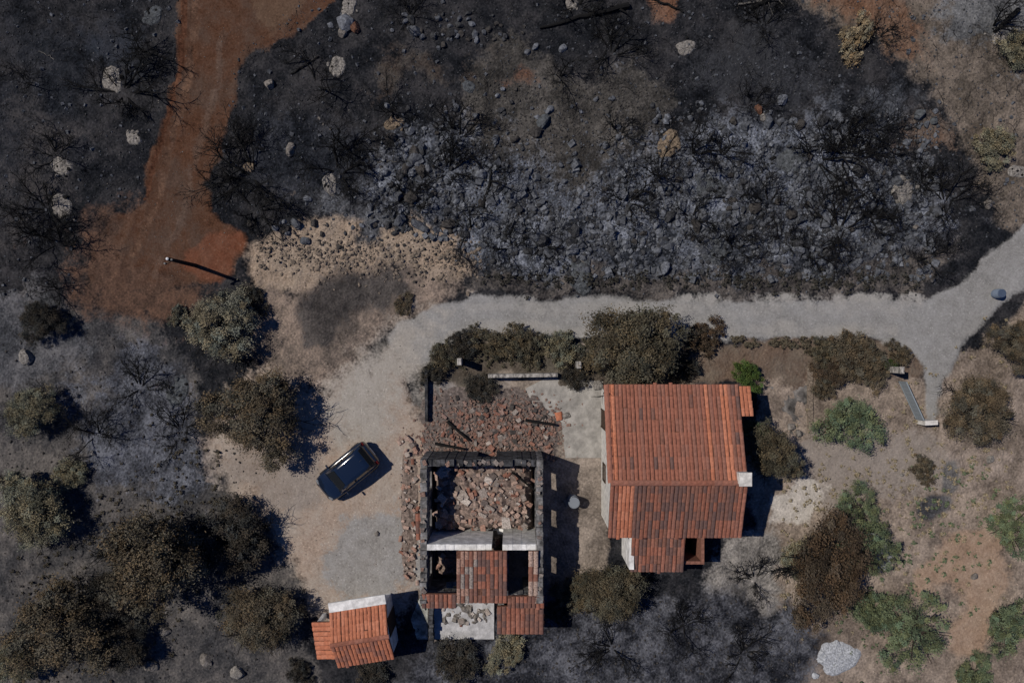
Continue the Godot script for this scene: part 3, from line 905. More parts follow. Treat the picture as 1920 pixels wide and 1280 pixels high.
func ruin() -> void:
	var h := thing("ruined_house", "roofless burnt house of bare walls filled with rubble", "house")
	var H := 3.1
	var xw := P(794, 0, H).x
	var xe := P(1012, 0, H).x
	var zn := P(0, 868, H).z
	var zc := P(0, 1026, H).z
	var zs := P(0, 1124, H).z
	var put_wall := func(a: Vector2, b: Vector2, hh: float, th: float, ops: Array, m: Material, seed_: int) -> MeshInstance3D:
		var L := a.distance_to(b)
		return put("wall", wall_mesh(L, hh, th, ops, 0.02 if seed_ == 6 else 0.12, seed_), m, h, along(Vector3(a.x, 0, a.y), Vector3(b.x, 0, b.y)))
	var wins := func(z0: float) -> Array:
		var o := []
		for z: float in [7.4, 9.45, 12.0]: o.append([z - z0 - 0.5, z - z0 + 0.5, 0.85, 1.75])
		return o
	var t := 0.34
	# west and east walls run past the ends; cross walls butt between them
	var ww: Node = put_wall.call(Vector2(xw, zn - t / 2), Vector2(xw, zs + t / 2), H, t, wins.call(zn - t / 2), M.old_plaster, 3)
	var we: Node = put_wall.call(Vector2(xe, zn - t / 2), Vector2(xe, zs + t / 2), H - 0.05, t, wins.call(zn - t / 2), M.old_plaster, 4)
	var wn: Node = put_wall.call(Vector2(xw + t / 2, zn), Vector2(xe - t / 2, zn), H - 0.1, t, [[2.5, 3.5, 0.0, 2.1]], M.dark_wall, 5)
	var wc: Node = put_wall.call(Vector2(xw + t / 2, zc), Vector2(xe - t / 2, zc), H - 0.02, 0.3, [[3.3, 3.85, 0.0, 3.3]], M.plaster, 6)
	var ws: Node = put_wall.call(Vector2(xw + t / 2, zs), Vector2(xe - t / 2, zs), H - 0.25, t, [[0.8, 1.7, 0.9, 1.9], [4.0, 4.9, 0.0, 2.1]], M.old_plaster, 7)
	var xp := P(949, 0, H).x
	put_wall.call(Vector2(xp, zc + 0.15), Vector2(xp, zs - t / 2), H - 0.1, 0.25, [], M.dark_wall, 8)
	# loose coping stones left on the wall heads
	for q in [[ww, zs - zn, 0.05], [we, zs - zn, 0.0], [wn, xe - xw - t, -0.05]]:
		var L: float = q[1]
		var x := 0.15
		if blocks.is_empty():
			for i in 8: blocks.append(rubble_mesh(100 + i))
		while x < L - 0.2:
			if rng.randf() < 0.55:
				var s := rng.randf_range(0.16, 0.34)
				put("coping_stone", blocks[rng.randi() % 8], one_of(M.yard_rubble.slice(2, 5)), q[0], Transform3D(Basis(Vector3.UP, rng.randf() * TAU).scaled_local(Vector3(s, s * 0.5, s * 0.8)), Vector3(x, H - 0.05 + q[2], rng.randf_range(-0.08, 0.08))))
			x += rng.randf_range(0.2, 0.4)
	# tiled strips that are left of the roof over the rear room
	var pick_dull := func(_u: float, _v: float) -> Material: return one_of(M.dull_tile) if rng.randf() < 0.6 else one_of(M.tile)
	var rx0 := P(856, 0, 3.2).x
	var rx1 := P(951, 0, 3.2).x
	var pick_worn := func(u: float, _v: float) -> Material:
		if u < 0.4: return one_of([M.dull_tile[2], M.rubble[1], M.dull_tile[0], M.rubble[3]])
		return one_of(M.dull_tile) if rng.randf() < 0.55 else one_of(M.tile)
	slope(h, "roof_strip", Vector3(rx0, 3.02, zs + 0.15), Vector3(rx1 - rx0, 0, 0), Vector3(0, 0.28, zc - 0.02 - zs), 0.21, 0.4, pick_worn, false, 0.03)
	slope(h, "roof_strip", Vector3(P(991, 0, 3.2).x, 3.02, zs + 0.15), Vector3(0.5, 0, 0), Vector3(0, 0.28, zc - 0.02 - zs), 0.21, 0.4, func(_u: float, _v: float) -> Material: return one_of([M.rubble[4], M.dull_tile[2], M.rubble[0]]))
	slope(h, "roof_strip", Vector3(xw - 0.1, 2.98, zs + 0.42), Vector3(rx0 - xw + 0.08, 0, 0), Vector3(0, 0.14, -0.72), 0.21, 0.4, pick_dull)
	slope(h, "roof_strip", Vector3(rx1 + 0.02, 2.98, zs + 0.42), Vector3(xe - rx1 + 0.2, 0, 0), Vector3(0, 0.14, -0.6), 0.21, 0.4, pick_dull)
	slope(h, "roof_strip", Vector3(xw - 0.55, 1.9, zc - 0.1), Vector3(0.42, 0, 0), Vector3(0, 0.3, -1.4), 0.21, 0.4, pick_dull)
	# burnt rafters lying across the room
	for q in [[960, 885, 1004, 920, 0.05], [850, 1100, 893, 1108, 0.06]]:
		var st := mb()
		var a := P(q[0], q[1], 1.3)
		var b := P(q[2], q[3], 1.4)
		tube(st, a, b, q[4], q[4], 4, true)
		put("rafter", done(st), M.char, h)
	# annex: terrace and the small tiled room
	var az := P(0, 1200, 0.3).z
	var st := mb()
	box(st, Vector3((P(816, 0).x + P(930, 0).x) / 2 - 0.1, 0.12, (zs + 0.3 + az) / 2), Vector3(P(930, 0).x - P(816, 0).x, 0.36, az - zs - 0.4))
	put("terrace_slab", done(st), mat(0.50, 0.50, 0.505, 0.95, "soft", 0.4, 1.0), h)
	put_wall.call(Vector2(P(806, 0, 1.4).x, zs + 0.24), Vector2(P(806, 0, 1.4).x, az), 0.9, 0.24, [], M.dark_wall, 9)
	var ax0 := P(932, 0, 2.6).x
	var ax1 := P(1020, 0, 2.6).x
	var az1 := P(0, 1187, 2.5).z
	var az0 := zs + 0.46
	put_wall.call(Vector2(ax0 + 0.25, az0), Vector2(ax0 + 0.25, az1 - 0.2), 2.35, 0.25, [], M.old_plaster, 10)
	put_wall.call(Vector2(ax1 - 0.25, az0), Vector2(ax1 - 0.25, az1 - 0.2), 2.35, 0.25, [], M.old_plaster, 11)
	put_wall.call(Vector2(ax0 + 0.38, az1 - 0.32), Vector2(ax1 - 0.38, az1 - 0.32), 2.35, 0.25, [[0.5, 1.3, 0.0, 2.0]], M.old_plaster, 12)
	slope(h, "annex_roof", Vector3(ax0, 2.46, az1), Vector3(ax1 - ax0, 0, 0), Vector3(0, 0.3, az0 - az1), 0.24, 0.4, func(u: float, _v: float) -> Material: return one_of(M.tile) if u > 0.15 and u < 0.62 else one_of(M.dull_tile))
	# rubble inside
	var cx := (xw + xe) / 2
	var heap: Node3D = null
	var fill := func(called: String, label: String, c: Vector3, rx: float, rz: float, hh: float, count: int, set_: Array, seed_: int) -> Node3D:
		var r := thing(called, label, "rubble", c)
		put("debris_bed", mound(rx, rz, hh, seed_, 10.0, 0.16), M.pale_stone if seed_ == 23 else mat(0.44, 0.335, 0.285, 1.0, "stone", 0.9), r)
		debris(r, count, func() -> Vector3:
			var u := rng.randf_range(-0.95, 0.95)
			var v := rng.randf_range(-0.95, 0.95)
			return Vector3(u * rx, maxf(0.0, 1 - pow(absf(u), 10)) * maxf(0.0, 1 - pow(absf(v), 10)) * hh, v * rz), set_, 0.14, 0.36)
		return r
	heap = fill.call("rubble_heap", "pinkish brick and plaster rubble filling the roofless main room", Vector3(cx, 0, (zn + zc) / 2 + 0.02), (xe - xw - t) / 2 - 0.04, (zc - zn) / 2 - 0.22, 1.2, 290, M.rubble, 21)
	fill.call("rubble_heap", "brown rubble in the rear room beside the tiled roof strip", Vector3((xw + xp) / 2, 0, (zc + zs) / 2), (xp - xw - t) / 2 - 0.08, (zs - zc) / 2 - 0.24, 0.5, 90, M.rubble, 22)
	fill.call("rubble_heap", "grey and white rubble strewn over the ruin's terrace", Vector3(P(872, 0).x, 0.29, (zs + az) / 2 + 0.1), 1.3, 0.7, 0.03, 16, [M.rubble[2], M.rubble[6], M.pale_stone, M.rubble[3]], 23)
	# collapsed brick and tile north of the house
	var y := thing("rubble_heap", "wide spread of broken brick and tile outside the ruin's north wall", "rubble", P(925, 800))
	put("debris_bed", mound(4.1, 2.2, 0.26, 25, 2.0, 0.16, 34), mat(0.27, 0.225, 0.205, 1.0, "stone", 0.8), y)
	var spread := func() -> Vector3:
		while true:
			var u := rng.randfn() * 0.52
			var v := rng.randfn() * 0.48 + 0.12
			if absf(u) < 1.25 and absf(v) < 1.0 and v < 0.9 and (u > -0.95 or v > -0.2):
				return Vector3(u * 4.0, maxf(0.0, 1 - u * u) * maxf(0.0, 1 - v * v) * 0.26, v * 2.1)
		return Vector3.ZERO
	debris(y, 290, spread, M.yard_rubble, 0.12, 0.32)
	var bits := MultiMesh.new()
	bits.transform_format = MultiMesh.TRANSFORM_3D
	bits.mesh = blocks[2]
	bits.instance_count = 1500
	for i in 1500:
		var w := rng.randf_range(0.05, 0.16)
		bits.set_instance_transform(i, Transform3D(Basis.from_euler(Vector3(rng.randf() * 0.5, rng.randf() * TAU, 0.2)).scaled_local(Vector3(w, w * 0.5, w * 0.8)), spread.call() + Vector3(0, 0.03, 0)))
	var bo := MultiMeshInstance3D.new()
	bo.name = "brick_crumbs"
	bo.multimesh = bits
	bo.material_override = M.yard_rubble[4]
	bo.set_meta("kind", "stuff")
	y.add_child(bo)
	var y2 := thing("rubble_heap", "strip of fallen brick along the ruin's west wall", "rubble", G(768, 960))
	put("debris_bed", mound(0.55, 4.2, 0.12, 26, 2.0, 0.06, 24), mat(0.36, 0.285, 0.245, 1.0, "stone", 0.8), y2)
	debris(y2, 110, func() -> Vector3:
		var u := rng.randf_range(-1.0, 1.0)
		var v := rng.randf_range(-1.0, 1.0)
		return Vector3(u * 0.65, maxf(0.0, 1 - u * u) * 0.12, v * 4.2), M.rubble, 0.12, 0.3)
	for i in 9:
		var s := rng.randf_range(0.5, 0.85)
		put("plaster_slab", blocks[i % 8], one_of([M.rubble[2], M.rubble[6], M.rubble[3]]), heap, Transform3D(Basis.from_euler(Vector3(rng.randf_range(-0.3, 0.3), rng.randf() * TAU, rng.randf_range(-0.3, 0.3))).scaled_local(Vector3(s, 0.09, s * 0.7)), Vector3(rng.randf_range(-2.3, 2.3), 1.26, rng.randf_range(-1.6, 1.6))))
	# charred beams lying in the outer rubble
	for q in [[815, 832, 870, 842, "charred beam across the west end of the brick spread"], [985, 788, 1040, 796, "charred beam beside the orange tile in the brick spread"], [838, 790, 880, 826, "slanting charred beam in the middle of the brick spread"]]:
		st = mb()
		var a := P(q[0], q[1], 0.45)
		var b := P(q[2], q[3], 0.45)
		var m := (a + b) / 2
		m.y = 0.36
		tube(st, a - m + Vector3(0, -0.12, 0), b - m + Vector3(0, -0.03, 0), 0.085, 0.07, 6, true)
		tag(put("charred_beam", done(st), M.char, self, Transform3D(Basis(), m)), q[4], "beam")

# ------------------------------------------------------------------ shed
func shed() -> void:
	var c := P(676, 1196, 2.4)
	var h := thing("tiled_shed", "small shed with bright orange tiles and a white front wall", "shed", Vector3(c.x, 0, c.z), deg_to_rad(9.0))
	var st0: SurfaceTool
	var hx := 1.5
	var hz := 1.42
	var e := 2.05
	var r := 2.75
	for s in [-1, 1]:
		var st := mb()
		box(st, Vector3(0, e / 2 - 0.1, s * (hz - 0.22)), Vector3(2 * hx - 0.66, e, 0.22))
		put("wall", done(st), M.plaster, h)
		st = mb()
		var x: float = s * (hx - 0.22)
		var w := hz - 0.11
		hull8(st, [Vector3(x - 0.11, -0.1, w), Vector3(x + 0.11, -0.1, w), Vector3(x + 0.11, -0.1, -w), Vector3(x - 0.11, -0.1, -w), Vector3(x - 0.11, e, w), Vector3(x + 0.11, e, w), Vector3(x + 0.11, e, -w), Vector3(x - 0.11, e, -w)])
		hull8(st, [Vector3(x - 0.11, e + 0.002, w), Vector3(x + 0.11, e + 0.002, w), Vector3(x + 0.11, e + 0.002, -w), Vector3(x - 0.11, e + 0.002, -w), Vector3(x - 0.11, r - 0.16, 0.02), Vector3(x + 0.11, r - 0.16, 0.02), Vector3(x + 0.11, r - 0.16, -0.02), Vector3(x - 0.11, r - 0.16, -0.02)])
		put("wall", done(st), M.plaster, h)
	openings_on(h, Transform3D(Basis(Vector3.UP, PI / 2), Vector3(hx - 0.11, 0, 0)), [["door", 0.1, 0.9, 0.02, 1.9]])
	var pick := func(_u: float, _v: float) -> Material: return one_of(M.bright_tile)
	slope(h, "roof_slope", Vector3(-hx, e, -hz), Vector3(2 * hx, 0, 0), Vector3(0, r - e, hz), 0.2, 0.5, pick)
	slope(h, "roof_slope", Vector3(-hx, e, hz), Vector3(2 * hx, 0, 0), Vector3(0, r - e, -hz), 0.2, 0.5, func(_u: float, _v: float) -> Material: return one_of([M.tile[2], M.bright_tile[1], M.bright_tile[0]]))
	ridge(h, Vector3(-hx, r + 0.02, 0), Vector3(hx, r + 0.02, 0), M.tile, 0.26, 0.4)
	st0 = mb()
	bevel_box(st0, Vector3(0.02, e + 0.02, -hz - 0.27), Vector3(2 * hx + 0.02, 0.12, 0.5), 0.02)
	put("porch_slab", done(st0), M.plaster, h)
	# lower lean-to against the west gable
	slope(h, "lean_to_roof", Vector3(-hx - 1.15, 1.45, hz - 0.3), Vector3(0, 0, -2.0), Vector3(1.13, 0.4, 0), 0.25, 0.38, pick)
	var st := mb()
	box(st, Vector3(-hx - 0.9, 0.68, hz - 0.45), Vector3(0.2, 1.5, 0.2))
	put("pillar", done(st), M.plaster, h)
	st = mb()
	box(st, Vector3(-hx - 0.9, 0.68, hz - 2.1), Vector3(0.2, 1.5, 0.2))
	put("pillar", done(st), M.plaster, h)

# ------------------------------------------------------------------ car
func loft(st: SurfaceTool, rings: Array) -> void:      # rings of equal length, closed at both ends
	for i in rings.size() - 1:
		var a: Array = rings[i]
		var b: Array = rings[i + 1]
		for k in a.size():
			var q := (k + 1) % a.size()
			quad(st, a[k], a[q], b[q], b[k])
	for e in [0, rings.size() - 1]:
		var r: Array = rings[e]
		var c := Vector3.ZERO
		for v in r: c += v / r.size()
		for k in r.size():
			var q := (k + 1) % r.size()
			for v in ([c, r[q], r[k]] if e == 0 else [c, r[k], r[q]]): st.add_vertex(v)

func car() -> void:
	var c := P(651, 884, 0.7)
	var t := thing("parked_car", "dark navy hatchback car parked on the dirt yard", "car", Vector3(c.x, 0.0, c.z), 0.0)
	t.position.y = gy(c.x, c.z) + 0.01
	# bonnet points down-left in the photo
	t.rotation.y = atan2(-0.777, 0.63)
	t.scale = Vector3(0.98, 0.98, 0.85)
	var paint := mat(0.006, 0.011, 0.024, 0.16)
	paint.clearcoat_enabled = true
	paint.clearcoat = 1.0
	paint.clearcoat_roughness = 0.06
	paint.metallic_specular = 0.5
	var st := mb()
	st.set_smooth_group(0)
	var rings := []
	# z (front +), half width, bottom, belt height, deck height
	for s in [[-2.03, 0.52, 0.38, 0.66, 0.74], [-1.97, 0.72, 0.3, 0.80, 0.88], [-1.86, 0.81, 0.25, 0.87, 0.95], [-1.6, 0.86, 0.2, 0.9, 0.98], [-0.8, 0.875, 0.19, 0.9, 0.97], [0.2, 0.875, 0.19, 0.89, 0.96], [0.95, 0.87, 0.19, 0.86, 0.955], [1.45, 0.85, 0.2, 0.76, 0.87], [1.85, 0.79, 0.24, 0.66, 0.75], [2.03, 0.66, 0.32, 0.56, 0.62], [2.09, 0.5, 0.38, 0.5, 0.54]]:
		var w: float = s[1]
		var ring := []
		for q in [[-0.88, s[2]], [-1.0, s[2] + 0.16], [-1.0, lerpf(s[2], s[3], 0.6)], [-0.97, s[3] - 0.03], [-0.86, s[3] + (s[4] - s[3]) * 0.12], [-0.45, s[4]], [0.0, s[4] + 0.012], [0.45, s[4]], [0.86, s[3] + (s[4] - s[3]) * 0.12], [0.97, s[3] - 0.03], [1.0, lerpf(s[2], s[3], 0.6)], [1.0, s[2] + 0.16], [0.88, s[2]]]:
			ring.append(Vector3(q[0] * w, q[1], s[0]))
		rings.append(ring)
	loft(st, rings)
	put("body", done(st), paint, t)
	# cabin
	st = mb()
	st.set_smooth_group(0)
	var base_y := 0.93
	var roof_y := 1.44
	var cab := []
	for s in [[-1.86, 0.70, 0.0, 0.02], [-1.5, 0.62, 0.86, 0.62], [-1.2, 0.585, 0.97, 0.585], [-0.6, 0.58, 1.0, 0.58], [0.1, 0.565, 0.99, 0.565], [0.35, 0.58, 0.92, 0.55], [1.12, 0.70, 0.0, 0.02]]:
		var y: float = base_y + (roof_y - base_y) * s[2]
		var wb := 0.74
		cab.append([Vector3(-wb, base_y - 0.05, s[0]), Vector3(-wb, base_y, s[0]), Vector3(-s[1], maxf(y - 0.012, base_y + 0.004), s[0]), Vector3(-s[1] * 0.7, maxf(y, base_y + 0.008), s[0]), Vector3(s[1] * 0.7, maxf(y, base_y + 0.008), s[0]), Vector3(s[1], maxf(y - 0.012, base_y + 0.004), s[0]), Vector3(wb, base_y, s[0]), Vector3(wb, base_y - 0.05, s[0])])
	loft(st, cab)
	put("cabin", done(st), paint, t)
	# glass, a few millimetres proud of the cabin
	var pane := func(called: String, a: Vector3, b: Vector3, cc: Vector3, d: Vector3) -> void:
		var s := mb()
		var n := (b - a).cross(d - a).normalized()
		var mid := (a + b + cc + d) / 4
		if n.dot(mid - Vector3(0, 0.9, -0.3)) < 0: n = -n
		var o := n * 0.018
		hull8(s, [a - o, b - o, cc - o, d - o, a + o, b + o, cc + o, d + o])
		put(called, done(s), M.glass, t)
	pane.call("windscreen", Vector3(-0.60, 0.985, 1.02), Vector3(0.60, 0.985, 1.02), Vector3(0.50, 1.365, 0.42), Vector3(-0.50, 1.365, 0.42))
	pane.call("rear_window", Vector3(-0.58, 1.05, -1.77), Vector3(0.58, 1.05, -1.77), Vector3(0.52, 1.34, -1.54), Vector3(-0.52, 1.34, -1.54))
	for s in [-1, 1]:
		pane.call("side_window", Vector3(s * 0.725, 0.97, 0.72), Vector3(s * 0.73, 0.97, -0.28), Vector3(s * 0.60, 1.36, -0.28), Vector3(s * 0.592, 1.35, 0.2))
		pane.call("side_window", Vector3(s * 0.73, 0.97, -0.36), Vector3(s * 0.725, 0.97, -1.35), Vector3(s * 0.61, 1.33, -1.15), Vector3(s * 0.60, 1.36, -0.36))
		st = mb()
		bevel_box(st, Vector3(s * 0.93, 0.98, 0.72), Vector3(0.2, 0.13, 0.1), 0.03)
		put("wing_mirror", done(st), paint, t)
		st = mb()
		bevel_box(st, Vector3(s * 0.58, 0.64, 1.9), Vector3(0.28, 0.14, 0.16), 0.04, Basis(Vector3.RIGHT, 0.35) * Basis(Vector3.UP, s * 0.35))
		put("headlight", done(st), mat(0.16, 0.17, 0.18, 0.12), t)
		st = mb()
		bevel_box(st, Vector3(s * 0.66, 0.82, -1.93), Vector3(0.2, 0.26, 0.1), 0.03)
		put("tail_light", done(st), mat(0.07, 0.008, 0.008, 0.2), t)
		for z in [1.28, -1.28]:
			var turn := Basis(Vector3(0, 0, 1), PI / 2)
			st = mb()
			lathe(st, [[0.20, -0.1], [0.30, -0.11], [0.32, -0.08], [0.32, 0.08], [0.30, 0.11], [0.20, 0.1], [0.20, -0.1]], 22, turn)
			var wheel := put("wheel", done(st), mat(0.02, 0.02, 0.02, 0.9), t, Transform3D(Basis(), Vector3(s * 0.79, 0.315, z)))
			st = mb()
			lathe(st, [[0.0, -0.07], [0.2, -0.09], [0.2, 0.09], [0.0, 0.07]], 10, turn)
			put("rim", done(st), mat(0.4, 0.41, 0.42, 0.35), wheel)
	for x in [-0.28, 0.2]:
		st = mb()
		tube(st, Vector3(x, 0.99, 1.04), Vector3(x + 0.42, 1.06, 0.93), 0.009, 0.006, 4, true)
		put("wiper", done(st), M.dark_metal, t)
	st = mb()
	tube(st, Vector3(0, 1.42, -1.2), Vector3(0, 1.62, -1.45), 0.008, 0.004, 4, true)
	put("antenna", done(st), M.dark_metal, t)
	for q in [[2.08, 0.44, "number_plate"], [-2.03, 0.6, "number_plate"]]:
		st = mb()
		box(st, Vector3(0, q[1], q[0]), Vector3(0.5, 0.11, 0.03))
		put(q[2], done(st), mat(0.7, 0.7, 0.66, 0.5), t)

# ------------------------------------------------------------------ trees and bushes
func crown_mesh(seed_: int, r: float, ry: float, clumps: int, per: int, leaf: float) -> ArrayMesh:     # leaves as small four-sided blades; base of the crown near y 0
	var g := RandomNumberGenerator.new()
	g.seed = seed_
	var lobes := []
	for i in 6: lobes.append([g.randf() * TAU, g.randf_range(0.6, 1.1), g.randf_range(1.2, 2.4)])
	var pos := PackedVector3Array()
	var nor := PackedVector3Array()
	var col := PackedColorArray()
	var idx := PackedInt32Array()
	for k in clumps:
		var a := g.randf() * TAU
		var reach := 0.62
		for l in lobes:
			reach = maxf(reach, l[1] * maxf(0.0, cos(clampf(wrapf(a - l[0], -PI, PI) * l[2], -PI / 2, PI / 2))))
		var rr := pow(g.randf(), 0.55) * reach
		var lift := sqrt(maxf(0.0, 1.0 - rr * rr * 0.7))
		var c := Vector3(cos(a) * rr * r, ry * (0.1 + lift * g.randf_range(0.2, 1.0)), sin(a) * rr * r)
		var cr := r * g.randf_range(0.05, 0.17)
		var tone := g.randf_range(0.3, 1.0)
		var hue := g.randf_range(-0.14, 0.14)
		for i in per:
			var d := Vector3(g.randfn(), g.randfn() * 0.8, g.randfn()) * 0.55
			var p := c + d * cr
			var n := (Vector3(g.randfn(), g.randfn(), g.randfn()).normalized() + Vector3.UP * 0.55 + d * 0.3).normalized()
			var t := n.cross(Vector3(g.randfn(), g.randfn(), g.randfn())).normalized()
			var b := n.cross(t)
			var s := leaf * g.randf_range(0.6, 1.3)
			var f := pos.size()
			pos.append_array(PackedVector3Array([p - t * s, p + b * s * 0.42, p + t * s, p - b * s * 0.42]))
			var v := tone * g.randf_range(0.75, 1.0)
			var cc := Color(v * (1 + hue), v, v * (1 - hue))
			for q in 4:
				nor.append(n)
				col.append(cc)
			idx.append_array(PackedInt32Array([f, f + 1, f + 2, f, f + 2, f + 3]))
	var arr := []
	arr.resize(Mesh.ARRAY_MAX)
	arr[Mesh.ARRAY_VERTEX] = pos
	arr[Mesh.ARRAY_NORMAL] = nor
	arr[Mesh.ARRAY_COLOR] = col
	arr[Mesh.ARRAY_INDEX] = idx
	var am := ArrayMesh.new()
	am.add_surface_from_arrays(Mesh.PRIMITIVE_TRIANGLES, arr)
	return am

func limbs_mesh(seed_: int, r: float, base: float, ry: float) -> ArrayMesh:
	var g := RandomNumberGenerator.new()
	g.seed = seed_
	var st := mb()
	var top := Vector3(g.randf_range(-0.15, 0.15), base, g.randf_range(-0.15, 0.15))
	tube(st, Vector3(0, -0.15, 0), top, 0.09, 0.07, 7)
	for i in 9:
		var a := TAU * i / 9.0 + g.randf_range(-0.3, 0.3)
		var q := g.randf_range(0.35, 0.9)
		var mid := top + Vector3(cos(a) * r * q * 0.45, ry * 0.35, sin(a) * r * q * 0.45)
		var end := top + Vector3(cos(a) * r * q, ry * g.randf_range(0.5, 0.95), sin(a) * r * q)
		tube(st, top, mid, 0.036, 0.022, 5)
		tube(st, mid, end, 0.022, 0.006, 4)
		for j in 3:
			var e2 := mid + Vector3(g.randf_range(-0.5, 0.5) * r * 0.6, ry * g.randf_range(0.1, 0.5), g.randf_range(-0.5, 0.5) * r * 0.6)
			tube(st, mid, e2, 0.014, 0.004, 3)
	return done(st)

func trees() -> void:
	var tints := {}
	for q in [["olive", 0.26, 0.245, 0.17], ["brown", 0.150, 0.126, 0.088], ["dark", 0.070, 0.065, 0.055], ["rust", 0.112, 0.082, 0.055], ["green", 0.165, 0.205, 0.115], ["fresh", 0.10, 0.16, 0.045], ["grey", 0.27, 0.26, 0.195], ["tan", 0.40, 0.325, 0.21], ["hedge", 0.14, 0.122, 0.082]]:
		var m := StandardMaterial3D.new()
		m.albedo_color = lin(q[1], q[2], q[3])
		m.vertex_color_use_as_albedo = true
		m.roughness = 0.85
		m.metallic_specular = 0.25
		m.cull_mode = BaseMaterial3D.CULL_DISABLED
		m.backlight_enabled = true
		m.backlight = lin(q[1] * 0.25, q[2] * 0.25, q[3] * 0.2)
		tints[q[0]] = m
	var skeletons := [skeleton(221, 6, 1.0, 1.0, 2), skeleton(222, 7, 1.0, 0.8, 2), skeleton(223, 6, 1.0, 1.2, 2)]
	var big := []
	var limbs := []
	for i in 5:
		big.append(crown_mesh(40 + i, 1.05, 1.0, 230, 150, 0.024))
		limbs.append(limbs_mesh(60 + i, 1.0, 0.7, 0.9))
	var sparse := []
	for i in 3: sparse.append(crown_mesh(110 + i, 1.12, 1.0, 105, 120, 0.028))
	var low := []
	for i in 4: low.append(crown_mesh(80 + i, 1.12, 0.75, 100, 100, 0.04))
	# px, py (crown centre in the photo), radius m, crown height m, crown base m, tint, label, name
	var list := [
		[402, 612, 2.1, 1.5, 0.5, "grey", "grey-olive tree beside the orange track end", "olive_tree"],
		[482, 775, 2.8, 1.9, 0.7, "brown", "scorched brown tree up-slope of the parked car", "scorched_tree"],
		[48, 772, 1.6, 1.3, 0.4, "olive", "olive-green tree at the photo's edge below the pale ash spot", "olive_tree"],
		[62, 955, 2.1, 1.5, 0.5, "olive", "dark olive tree at the photo's edge above the black scrub", "olive_tree"],
		[280, 1045, 3.0, 3.0, 1.4, "brown", "largest scorched tree, tall brown crown with a long black shadow", "scorched_tree"],
		[438, 1018, 2.4, 1.5, 0.5, "dark", "blackened round tree standing in the big tree's shadow", "scorched_tree"],
		[110, 1175, 2.9, 2.2, 0.8, "brown", "wide brown-black tree in the lower corner of the burnt ground", "scorched_tree"],
		[490, 1165, 2.3, 1.5, 0.5, "brown", "thin brown tree between the big tree and the shed", "scorched_tree"],
		[205, 1115, 1.7, 1.5, 0.5, "dark", "charred tree between the largest scorched tree and the wide brown-black one", "scorched_tree"],
		[225, 1215, 1.7, 1.3, 0.4, "dark", "charred tree below the largest scorched tree", "scorched_tree"],
		[25, 1235, 1.4, 1.2, 0.4, "olive", "olive tree cut by the lower corner of the photo", "olive_tree"],
		[72, 600, 1.3, 1.0, 0.3, "dark", "small blackened tree above the pale ash spot", "scorched_tree"],
		[1196, 652, 2.9, 2.2, 0.8, "hedge", "tall olive-brown tree between the lane and the tiled roof", "olive_tree"],
		[1555, 1070, 2.9, 1.9, 0.7, "rust", "big rust-brown scorched tree in the lower garden", "scorched_tree"],
		[1632, 1035, 1.5, 1.4, 0.5, "green", "green surviving tree against the big rust-brown tree", "green_tree"],
		[1592, 792, 1.9, 1.1, 0.3, "green", "rounded green garden tree below the lane junction", "green_tree"],
		[1610, 957, 1.5, 0.8, 0.2, "green", "green bushy tree above the white broken slab", "green_tree"],
		[1715, 1190, 2.1, 1.0, 0.3, "green", "spreading green tree left of the orange dirt", "green_tree"],
		[1897, 1175, 1.7, 1.1, 0.3, "green", "green tree at the edge beside the orange dirt", "green_tree"],
		[1905, 985, 1.7, 1.1, 0.3, "green", "green tree at the edge above the orange dirt", "green_tree"],
		[1840, 760, 2.1, 1.2, 0.4, "brown", "sparse brown tree opposite the gate", "scorched_tree"],
		[1918, 640, 1.6, 1.1, 0.4, "brown", "brown tree beside the lane at the photo's edge", "scorched_tree"],
		[1150, 1115, 2.0, 1.4, 0.5, "hedge", "olive-brown tree between the ruin and the lean-to", "olive_tree"],
		[1446, 850, 1.75, 1.7, 0.5, "hedge", "brown dry tree by the tiled house's east wall", "scorched_tree"],
	]
	var k := 0
	for q in list:
		var mid: float = q[4] + q[3] * 0.55
		var p := P(q[0], q[1], mid)
		var t := thing(q[7], q[6], "tree", Vector3(p.x, gy(p.x, p.z), p.z), rng.randf() * TAU * (0.0 if q[5] == "rust" else 1.0), "trees")
		put("trunk", limbs[k % 5], M.bark if q[5] == "green" else M.char, t, Transform3D(Basis.from_scale(Vector3(q[2], (q[4] + q[3] * 0.5) / 1.1, q[2])), Vector3.ZERO))
		if q[5] != "green":
			put("branches", skeletons[k % skeletons.size()], M.char, t, Transform3D(Basis.from_scale(Vector3(q[2] * 0.8, (q[4] + q[3]) * 0.9, q[2] * 0.8)), Vector3(0, q[4] * 0.5, 0)))
		put("crown", sparse[k % 3] if q[5] == "green" else big[k % 5], tints[q[5]], t, Transform3D(Basis.from_scale(Vector3(q[2] * (0.8 if q[5] == "rust" else 1.0), q[3], q[2] * (1.15 if q[5] == "rust" else 1.0))), Vector3(0, q[4] * 0.75, 0)))
		k += 1
